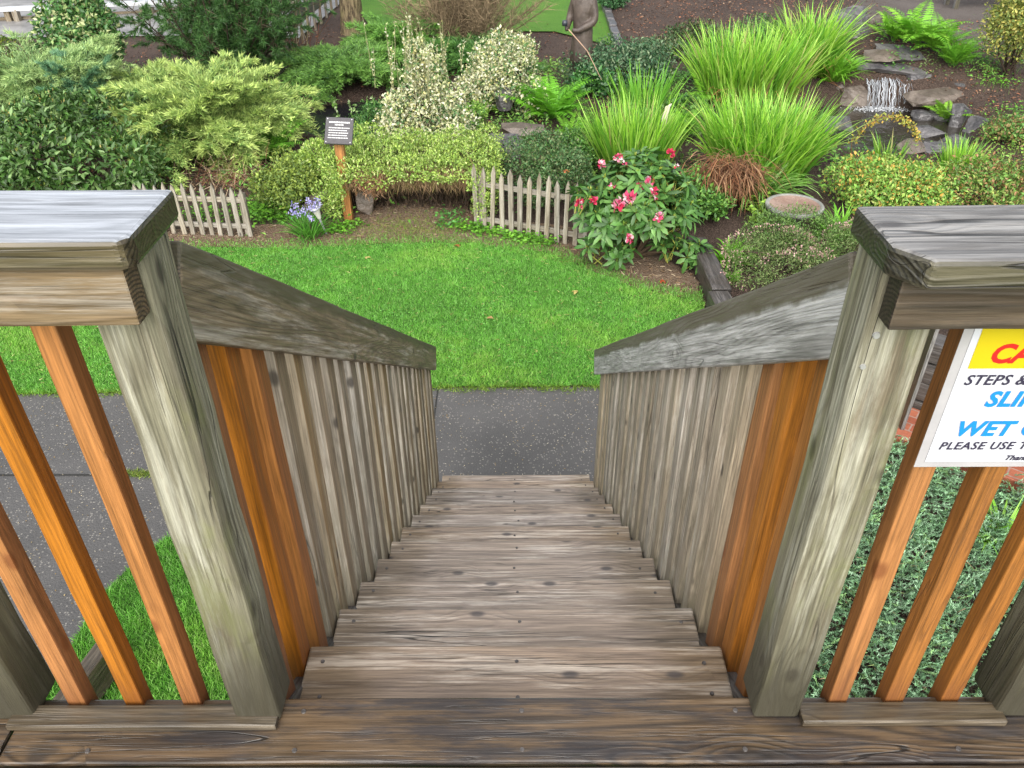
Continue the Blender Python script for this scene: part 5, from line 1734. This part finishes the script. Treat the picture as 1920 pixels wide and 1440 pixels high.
leafy('heather', 'pink flowered heather behind the silvery stair handrail', 'heather', 1465, 7.35, 105, 452, 13000, .028, .009, HE, ry=.6, extra=heath_extra, **hz)
leafy('heather', 'green heather with a few pink flowers below the birdbath', 'heather', 1490, 7.95, 95, 400, 9000, .03, .010, [(.1, .2, .045), (.15, .26, .06)], ry=.5, **hz)
leafy('heather', 'pink heather tucked behind the cap of the right newel post', 'heather', 1610, 7.6, 70, 425, 7000, .028, .009, HE, ry=.5, extra=heath_extra, **hz)
clump('lily_clump', 'broad bright green strap leaves beside the dark timber edging', 1378, 7.75, 45, 440, 70, [(.17, .45, .03), (.22, .5, .05)], .05, 1.0, 'lily', bend=(.7, 1.7))
clump('lily_clump', 'small broad leaved shoots just above the silvery handrail', 1372, 7.35, 28, 505, 40, [(.17, .42, .04), (.28, .5, .08)], .04, 1.0, 'lily', bend=(.6, 1.5))
clump('daylily', 'bright arching leaves beside the right newel post', 1580, 8.3, 60, 380, 110, [(.15, .42, .03), (.22, .5, .05)], .028, 1.0, 'lily', bend=(.7, 1.6))
weeds('weed_patch', 'pale leafy weeds left of the birdbath', [(1425, 420), (1418, 395)], 80, [(.24, .42, .05), (.3, .48, .07)], .06, .2, rx=.1)

# low mixed growth that closes the bed between the named plants
B = Buf()
for i in range(330):
    cx, cy = rng.uniform(-7, 4.4), rng.uniform(9.5, 15.5)
    if i > 250: cx, cy = rng.uniform(4.2, 9.5), rng.uniform(9.2, 12.0) if i % 2 else rng.uniform(13.6, 17.5)
    if any(((cx - a_) / (c_ + .35)) ** 2 + ((cy - b_) / (d_ + .3)) ** 2 < 1 for a_, b_, c_, d_, e_ in POOLS): continue
    m = int(rng.uniform(50, 150))
    rr_ = rng.uniform(.12, .34)
    P = np.stack([cx + rng.normal(size=m) * rr_, cy + rng.normal(size=m) * rr_, np.abs(rng.normal(size=m)) * rng.uniform(.05, .13) + .02], 1)
    P[:, 2] += hh(P[:, 0], P[:, 1])
    base = np.array([(.09, .24, .04), (.14, .32, .05), (.06, .16, .035), (.2, .36, .07), (.12, .2, .05)][rng.integers(0, 5)])
    K = np.clip(base * (1 + .2 * rng.normal(size=(m, 1))), .01, .9)
    lw = rng.uniform(.04, .085)
    leaves(B, P, unit(rng.normal(size=(m, 3)) * [1, 1, .5] + [0, 0, .25]), unit(rng.normal(size=(m, 3)) * .4 + [0, -.2, 1]), lw * rng.uniform(.6, 1.2, m), lw * rng.uniform(.25, .6), K)
tag(B.obj('bed_undergrowth', M_FOL), None, None, None, 'stuff')

# stone birdbath
def at_z(px, py, z):
    r_ = ray(px, py)
    t = (z - CAM.z) / r_.z
    return CAM + r_ * t
BZ = .44
pb = at_z(1490, 384, BZ)
gb = float(hh(pb.x, pb.y))
bb = thing('birdbath', 'round grey concrete birdbath with a shallow pinkish bowl', 'birdbath', (pb.x, pb.y, gb))
lathe('bowl_rim', [(.12, -.12), (.2, -.095), (.285, -.05), (.312, -.03), (.316, .0), (.308, .01), (.282, .011), (.272, .0)], M_RIM, bb, (pb.x, pb.y, BZ), None, 40)
lathe('bowl', [(.2725, .0), (.22, -.014), (.15, -.028), (.001, -.032)], M_BOWL, bb, (pb.x, pb.y, BZ), None, 40)
lathe('pedestal', [(.17, 0), (.15, .05), (.09, .09), (.085, .18), (.14, .24)], M_RIM, bb, (pb.x, pb.y, gb), None, 24)

# dark timber edging of the raised bed
tb = thing('timber_edging', 'dark wet timber edging between the lawn and the heather', 'edging', (1.96, 6.6, 0))
for (ya, yb, x, z, tl_) in ((5.45, 6.9, 1.985, .1, .2), (6.92, 8.1, 2.0, .11, .2)):
    board('timber', yb - ya, .2, tl_, (x, (ya + yb) / 2, z), Matrix.Rotation(R(91), 3, 'Z'), M_DARKTIE, tb, bev=.012, wob=.004, seg=12)

# ------------------------------------------------------------ waterfall and pools
def water(name, cx, cy, rx, ry, z, col, kind='structure'):
    bm = bmesh.new()
    n = 48
    bm.faces.new([bm.verts.new((cx + rx * (1 + .08 * math.sin(3 * a)) * math.cos(a), cy + ry * (1 + .06 * math.sin(5 * a)) * math.sin(a), z)) for a in [2 * math.pi * k / n for k in range(n)]])
    N = NT(name + '_surface')
    g_ = N.n('NewGeometry').outputs['Position']
    n1 = N.noise(g_, 6.0, 4, .6, .6)
    N.done(N.pbsdf(col, .06, n1, .35, .03, .5))
    return tag(link(name, bm_mesh(bm, name), N.m), None, None, None, kind)
water('pool_water', 5.55, 12.35, 1.45, 1.4, .02, (.028, .024, .018))
water('dark_pond_water', -2.2, 13.1, 1.45, 1.1, .0, (.012, .012, .014))
RG = 'rocks of the waterfall'
rock('slate_slab', 'broad flat slate slab topping the waterfall ledge', 1672, 118, 1.15, .14, .6, 31, tilt=(R(12), R(3)), rot=-.05, group=RG, Y=13.95, cat='rock')
rock('slate_slab', 'thin greenish slate slab lying on the ledge, to its right', 1690, 92, .85, .1, .55, 32, tilt=(R(14), R(5)), rot=.2, group=RG, Y=14.25, cat='rock')
rock('slate_slab', 'small tilted slate slab on the left end of the ledge', 1655, 98, .6, .09, .45, 33, M_ROCKB, tilt=(R(13), R(-2)), rot=-.3, group=RG, Y=14.1, cat='rock')
rock('boulder', 'large smooth grey boulder above the ledge', 1597, 12, .95, .6, .6, 34, rot=.3, tilt=(R(25), 0), group=RG, Y=15.3)
rock('boulder', 'mossy brown boulder right of the large grey one', 1643, 20, .55, .5, .5, 35, M_ROCKB, rot=.9, group=RG, Y=15.5)
rock('boulder', 'square dark boulder at the right side of the falling water', 1722, 132, .42, .34, .4, 36, rot=.4, group=RG, Y=13.75)
rock('boulder', 'sloping brown rock face right of the square boulder', 1765, 140, .65, .3, .5, 37, M_ROCKB, rot=.2, tilt=(R(15), R(10)), group=RG, Y=13.9)
rock('boulder', 'long flat rock at the water edge right of the falls', 1755, 170, .95, .16, .45, 38, M_ROCKB, rot=.15, tilt=(R(8), 0), group=RG, Y=13.2)
rock('rock_face', 'brown sloping rock at the left of the falling water', 1613, 150, .62, .5, .3, 39, M_ROCKB, rot=.2, tilt=(R(-28), 0), group=RG, Y=13.7)
rock('rock_face', 'wet rock wall behind the falling water', 1663, 142, .85, .6, .4, 40, M_ROCKB, rot=.0, tilt=(R(-22), 0), group=RG, Y=13.95)
rock('boulder', 'brown boulder under the hanging grassy clump', 1585, 145, .4, .5, .4, 41, M_ROCKB, group=RG, Y=13.9)
rock('slate_slab', 'upright pointed slate with a shiny grey face at the pool edge', 1808, 186, .42, .6, .3, 42, rot=.5, tilt=(R(-12), R(8)), group=RG, Y=12.6)
rock('slate_slab', 'upright dark slate right of the shiny pointed one', 1842, 210, .42, .65, .3, 43, rot=-.4, tilt=(R(-10), R(12)), group=RG, Y=12.2)
rock('slate_slab', 'low shiny slate in front of the upright pair', 1795, 248, .5, .35, .4, 44, rot=.7, tilt=(R(12), R(-15)), group=RG, Y=11.7)
rock('slate_slab', 'flat grey slate at the front of the pool', 1765, 268, .5, .25, .4, 45, rot=.2, tilt=(R(10), R(0)), group=RG, Y=11.3)
rock('boulder', 'rounded tan stone right of the upright slates', 1864, 198, .45, .26, .35, 46, M_ROCKB, rot=.2, group=RG, Y=12.8)
rock('boulder', 'dark stone at the left front corner of the pool', 1540, 308, .5, .3, .35, 47, rot=.1, group=RG, Y=10.8)
rock('boulder', 'grey stone at the pool front beside the barberry', 1590, 285, .55, .26, .35, 48, rot=.4, group=RG, Y=11.0)
rock('boulder', 'smooth round topped grey rock between golden hedge and fern', 945, 248, .5, .3, .4, 49, rot=.1, Y=10.7)
rock('boulder', 'small pale grey rock below the rounder variegated bush', 946, 158, .28, .35, .25, 50, rot=.3, Y=12.7)
rock('boulder', 'brown flat stones above the dark shrub and fern', 975, 232, .7, .14, .4, 51, M_ROCKB, rot=.1, Y=11.3)
rock('boulder', 'dark wedge shaped stone between the flat rock and the upright slates', 1775, 196, .5, .28, .4, 52, rot=.5, tilt=(R(10), R(8)), group=RG, Y=12.95)
rock('boulder', 'small dark stone under the sprouting fern', 1735, 205, .38, .22, .3, 53, rot=.1, group=RG, Y=12.9)
rock('boulder', 'dark flat stone at the right corner of the pool', 1742, 235, .5, .2, .35, 54, rot=-.2, group=RG, Y=12.1)
rock('boulder', 'rough brown stone stacked right of the square boulder', 1760, 118, .5, .34, .4, 55, M_ROCKB, rot=.6, group=RG, Y=14.2)
rock('boulder', 'small grey stone above the long flat rock', 1800, 150, .42, .24, .35, 56, rot=.3, group=RG, Y=13.6)
rock('boulder', 'dark stone at the left pool edge beneath the largest grassy clump', 1575, 215, .45, .26, .35, 57, rot=.3, group=RG, Y=12.1)
rock('boulder', 'tan stone lying by the orange tinged shrubs right of the pool', 1712, 262, .4, .16, .3, 58, M_ROCKB, rot=.3, group=RG, Y=11.2)
weeds('weed_patch', 'low green weeds on the mulch right of the upright slates', [(1870, 160), (1850, 120), (1900, 215)], 120, WG, .05, .12, rx=.25)
weeds('weed_patch', 'pale weeds on the mulch at the right edge of the view', [(1880, 262), (1905, 290)], 90, [(.2, .38, .05), (.26, .44, .07)], .05, .16, rx=.22)
weeds('weed_patch', 'green weeds sprouting between the stones beside the fern', [(1745, 228), (1765, 250)], 70, WG, .05, .1, rx=.12)
wf = thing('waterfall', 'small waterfall of white streaks spilling from the slate ledge into the pool', 'waterfall', (6.1, 13.6, .02))
M_FALL = leafmat('white_water', .15, .3, .5, .1)
B = Buf()
tL, tR = at_y(1622, 148, 13.72), at_y(1706, 148, 13.72)
for i in range(60):
    u = rng.random()
    x = tL.x + (tR.x - tL.x) * u
    cen = abs(u - .45) < .22
    L = .52 * (rng.uniform(.8, 1.05) if cen else rng.uniform(.35, .9))
    z1 = tL.z + rng.normal() * .015
    w_ = rng.uniform(.002, .007) * (1.6 if cen else 1)
    pts, n = [], 8
    V, T = [], []
    for k in range(n + 1):
        t = k / n
        xx = x + rng.normal() * .014
        y_ = 13.72 - .30 * t ** .7 - .03
        z_ = z1 - L * t ** 1.25
        ww = w_ * (1 - .5 * t) * rng.uniform(.5, 1.2)
        V += [(xx - ww, y_, z_), (xx + ww, y_ - .005, z_)]
    for k in range(n): T += [(2 * k, 2 * k + 1, 2 * k + 3), (2 * k, 2 * k + 3, 2 * k + 2)]
    B.add(V, T, np.array((.36, .38, .41)) * rng.uniform(.35, 1.4))
B.obj('falling_water', M_FALL, wf)
B = Buf()
n = 900
P = np.stack([(tL.x + tR.x) / 2 - .05 + rng.normal(size=n) * .26, 13.36 + rng.normal(size=n) * .06, .026 + np.abs(rng.normal(size=n)) * .015], 1)
leaves(B, P, rdir(n) * [1, 1, .2], np.tile([0, 0, 1.0], (n, 1)), .03, .02, colmix(n, [(.75, .77, .8), (.6, .62, .65)]))
B.obj('foam', M_FALL, wf)

n = 7000
P = np.stack([rng.uniform(5.5, 11.5, n), rng.uniform(9.0, 18.5, n)], 1)
P = P[((P[:, 0] - 5.55) / 1.4) ** 2 + ((P[:, 1] - 12.35) / 1.4) ** 2 > 1]
n2 = 5000
P = np.concatenate([P, np.stack([rng.uniform(1.5, 8.5, n2), rng.uniform(15.5, 23, n2)], 1), np.stack([rng.uniform(-9, 2, n2), rng.uniform(10, 19, n2)], 1)])
n = len(P)
P = np.concatenate([P, hh(P[:, 0], P[:, 1])[:, None] + .015], 1)
B = Buf()
leaves(B, P, unit(rng.normal(size=(n, 3)) * [1, 1, .25]), unit(rng.normal(size=(n, 3)) * .4 + [0, 0, 1]), rng.uniform(.03, .08, n), rng.uniform(.012, .035, n),
       colmix(n, [(.16, .08, .05), (.24, .12, .07), (.1, .055, .04), (.3, .2, .13), (.33, .13, .07)], (.3, .25, .25, .12, .08)))
tag(B.obj('mulch_litter', M_STEM), None, None, None, 'stuff')

# ------------------------------------------------------------ carved statue
gs = gnd(1088, 172)
stt = thing('statue', 'dark carved wooden statue of a fisherman in a long coat holding a rod', 'statue', gs)
def skin_body(name, joints, edges, mat, parent, loc, rot):
    me = bpy.data.meshes.new(name)
    keys = list(joints)
    me.from_pydata([joints[k][0] for k in keys], [(keys.index(a), keys.index(b)) for a, b in edges], [])
    o = bpy.data.objects.new('tmp', me)
    C.objects.link(o)
    sk = o.modifiers.new('s', 'SKIN')
    for i, k in enumerate(keys):
        o.data.skin_vertices[0].data[i].radius = joints[k][1]
    o.data.skin_vertices[0].data[0].use_root = True
    o.modifiers.new('u', 'SUBSURF').levels = 2
    rm = o.modifiers.new('r', 'REMESH')
    rm.mode, rm.voxel_size = 'VOXEL', .016
    o.modifiers.new('m', 'SMOOTH').iterations = 3
    bpy.context.view_layer.update()
    m2 = bpy.data.meshes.new_from_object(o.evaluated_get(bpy.context.evaluated_depsgraph_get()))
    bpy.data.objects.remove(o)
    for p in m2.polygons: p.use_smooth = True
    m2.materials.clear()
    return link(name, m2, mat, parent, loc, rot)
J = dict(pelvis=((0, 0, .95), (.19, .17)), chest=((0, .0, 1.3), (.22, .17)), neck=((0, -.02, 1.55), (.07, .07)), head=((0, -.05, 1.68), (.1, .12)), crown=((0, -.04, 1.82), (.1, .11)),
         shl=((-.2, 0, 1.44), (.095, .09)), ell=((-.28, -.02, 1.14), (.075, .075)), wrl=((-.22, -.26, 1.02), (.05, .05)), hdl=((-.2, -.34, 1.03), (.045, .035)),
         shr=((.2, 0, 1.44), (.095, .09)), elr=((.27, -.03, 1.13), (.078, .078)), wrr=((.0, -.27, 1.0), (.052, .052)), hdr=((-.10, -.32, 1.02), (.045, .035)),
         hpl=((-.1, 0, .85), (.11, .11)), knl=((-.11, -.02, .45), (.085, .085)), ftl=((-.11, .0, .06), (.06, .06)), tol=((-.12, -.17, .04), (.05, .04)),
         hpr=((.1, 0, .85), (.11, .11)), knr=((.11, -.02, .45), (.085, .085)), ftr=((.11, .0, .06), (.06, .06)), tor=((.12, -.17, .04), (.05, .04)))
E_ = [('pelvis', 'chest'), ('chest', 'neck'), ('neck', 'head'), ('head', 'crown'), ('chest', 'shl'), ('shl', 'ell'), ('ell', 'wrl'), ('wrl', 'hdl'), ('chest', 'shr'), ('shr', 'elr'), ('elr', 'wrr'), ('wrr', 'hdr'),
      ('pelvis', 'hpl'), ('hpl', 'knl'), ('knl', 'ftl'), ('ftl', 'tol'), ('pelvis', 'hpr'), ('hpr', 'knr'), ('knr', 'ftr'), ('ftr', 'tor')]
srot = Matrix.Rotation(R(-28), 3, 'Z')
skin_body('body', J, E_, M_BRONZE, stt, gs, srot).scale = (.84, .84, 1)
V, T, seg = [], [], 40
for z, rx_, ry_ in ((.5, .225, .2), (.53, .235, .21), (.8, .21, .185), (1.0, .19, .165), (1.2, .2, .165), (1.4, .21, .16), (1.5, .13, .12), (1.56, .09, .09)):
    for k in range(seg):
        a = 2 * math.pi * k / seg
        f = 1 + (.03 * math.sin(a * 7 + z * 3) if z < 1.1 else .012 * math.sin(a * 5 + z * 9))
        V.append((rx_ * f * math.cos(a), ry_ * f * math.sin(a), z))
for i in range(7):
    for k in range(seg):
        a, b = i * seg + k, i * seg + (k + 1) % seg
        T += [(a, b, b + seg), (a, b + seg, a + seg)]
link('coat', tri_mesh('coat', V, T, None, True), M_BRONZE, stt, gs, srot).scale = (.84, .84, 1)
lathe('hat', [(.2, 1.76), (.2, 1.775), (.12, 1.79), (.115, 1.88), (.001, 1.92)], M_BRONZE, stt, gs + srot @ Vector((0, -.04, 0)), srot)
B = Buf()
h0 = gs + srot @ Vector((-.12, -.3, 1.03))
tipp = at_y(1128, 150, gs.y - .6)
tube(B, [tuple(h0), tuple((h0 + tipp) / 2 + Vector((.03, 0, .06))), tuple(tipp)], .009, .006, (.36, .24, .17), 6)
B.obj('fishing_rod', M_STEM, stt)
lathe('reel', [(.001, -.045), (.04, -.04), (.045, 0), (.04, .04), (.001, .045)], plain('black_reel', (.03, .035, .045), .3), stt, gs + srot @ Vector((-.19, -.3, 1.12)), None, 16)

# bench at the very top right
gbn = gnd(1790, 18)
bn = thing('park_bench', 'weathered bench standing on the mulch path at the top edge', 'bench', gbn)
for dx, dy in ((0, 0), (1.5, .1), (0, .45), (1.5, .55)):
    board('leg', .44, .09, .09, (gbn.x + dx, gbn.y + dy, gbn.z + .22), RZ, M_CAPR, bn)
board('seat', 1.8, .5, .06, (gbn.x + .75, gbn.y + .25, gbn.z + .47), RX, M_CAPR, bn)
board('backrest', 1.8, .05, .35, (gbn.x + .75, gbn.y + .52, gbn.z + .8), RX, M_CAPR, bn)

# ------------------------------------------------------------ foot of the stairs, right: juniper carpet, brick edge, timber wall
BL = [(2.55, 4.98), (3.9, 3.94)]
bd = (Vector(BL[1]) - Vector(BL[0])).normalized()
bnm = Vector((-bd.y, bd.x))
CARP_N = 24000
CARP = [(.66, 1.0), (.66, 4.1), (2.0, 4.15), (2.05, 5.0), BL[0], BL[1], (4.6, 3.2), (4.6, 1.0)]
n = CARP_N
P = np.stack([rng.uniform(.62, 4.4, n), rng.uniform(1.2, 5.0, n)], 1)
P = P[inpoly(P, CARP)]
n = len(P)
f = np.sin(P[:, 0] * 5 + 2 * np.sin(P[:, 1] * 4)) * np.sin(P[:, 1] * 6 + 1.5 * np.sin(P[:, 0] * 7))
z = .1 + .05 * f + .03 * rng.normal(size=n)
az = 1.2 * np.sin(P[:, 0] * 2.5 + P[:, 1] * 1.3) + rng.normal(size=n) * 1.3 + 2.6
el = rng.uniform(.05, .75, n)
D = np.stack([np.sin(az) * np.cos(el), np.cos(az) * np.cos(el), np.sin(el)], 1)
L = rng.uniform(.05, .12, n)
B = Buf()
P3 = np.concatenate([P, z[:, None]], 1)
k = 22
u = np.linspace(.0, 1, k)
cb = np.array([(.16, .30, .15), (.22, .38, .21), (.31, .47, .30), (.25, .42, .17)])[rng.choice(4, n, p=(.3, .34, .22, .14))]
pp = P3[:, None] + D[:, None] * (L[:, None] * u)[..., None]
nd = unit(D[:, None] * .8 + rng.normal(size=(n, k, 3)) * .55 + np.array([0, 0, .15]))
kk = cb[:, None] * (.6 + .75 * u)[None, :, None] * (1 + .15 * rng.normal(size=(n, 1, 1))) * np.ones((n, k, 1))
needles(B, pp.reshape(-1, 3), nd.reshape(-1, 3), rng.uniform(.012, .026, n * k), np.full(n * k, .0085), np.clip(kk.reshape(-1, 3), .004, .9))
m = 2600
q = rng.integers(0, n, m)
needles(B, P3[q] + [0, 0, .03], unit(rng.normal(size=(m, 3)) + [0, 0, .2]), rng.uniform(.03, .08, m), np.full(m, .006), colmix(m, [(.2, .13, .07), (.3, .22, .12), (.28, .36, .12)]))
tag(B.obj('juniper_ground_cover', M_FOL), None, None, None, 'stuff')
clump('daylily', 'bright arching leaves rising from the blue green ground cover below the sign', at_y(1905, 980, 3.9).x and 1915, 3.75, 75, 935, 46, [(.2, .46, .04), (.26, .5, .07)], .026, 1.0, 'lily', bend=(.7, 1.6))

def mat_brick():
    N = NT('red_brick_paving')
    tc = N.n('TexCoord').outputs['Object']
    b = N.n('TexBrick')
    N.l(tc, b.inputs['Vector'])
    for k_, v_ in (('Color1', (.26, .075, .04, 1)), ('Color2', (.34, .11, .06, 1)), ('Mortar', (.3, .2, .16, 1)), ('Scale', 1.0), ('Mortar Size', .006), ('Brick Width', .2), ('Row Height', .1)):
        b.inputs[k_].default_value = v_
    nz = N.noise(tc, 40, 5)
    k = N.math('ADD', .6, N.math('MULTIPLY', nz, .8))
    cc = N.n('CombineColor')
    for i in range(3): N.l(k, cc.inputs[i])
    c = N.mix(1, b.outputs[0], cc.outputs[0], 'MULTIPLY')
    return N.done(N.pbsdf(c, .55, b.outputs['Fac'], -.5, .01))
me = box_mesh('brick_border', 3.2, .46, .12, .008, 1)
c0 = (Vector(BL[0]) + Vector(BL[1])) / 2 + bnm * .24
tag(link('brick_path', me, mat_brick(), None, (c0.x, c0.y, .05), (0, 0, math.atan2(bd.y, bd.x))), None, None, None, 'structure')
rw = thing('timber_wall', 'low wall of stacked dark timbers behind the brick edge, right of the stairs', 'wall', (c0.x + bnm.x * .35, c0.y + bnm.y * .35, 0))
rot = Matrix.Rotation(math.atan2(bd.y, bd.x), 3, 'Z')
for i in range(4):
    p = c0 + bnm * (.34 + .012 * (i % 2))
    board('timber', 3.2, .2, .165, (p.x, p.y, .085 + i * .172), rot, M_DARKTIE, rw, bev=.012, wob=.004, seg=14)
pq = at_y(1745, 690, 4.75)
lb = thing('grey_plank', 'narrow grey plank standing behind the dark timber wall', 'plank', (pq.x, 4.75, .0))
board('plank', 1.1, .03, .07, (pq.x, 4.86, .62), RZ90, M_CAPR, lb)
tm = at_z(183, 1205, .28)
ts = thing('timber_stub', 'short pale topped timber lying in the grass beneath the left deck railing', 'timber', (tm.x, tm.y, 0))
board('timber', .62, .095, .22, (tm.x - .03, tm.y - .2, .14), Matrix.Rotation(R(78), 3, 'Z'), M_TOE, ts, bev=.006)

print('verts', sum(len(o.data.vertices) for o in bpy.data.objects if o.type == 'MESH'))
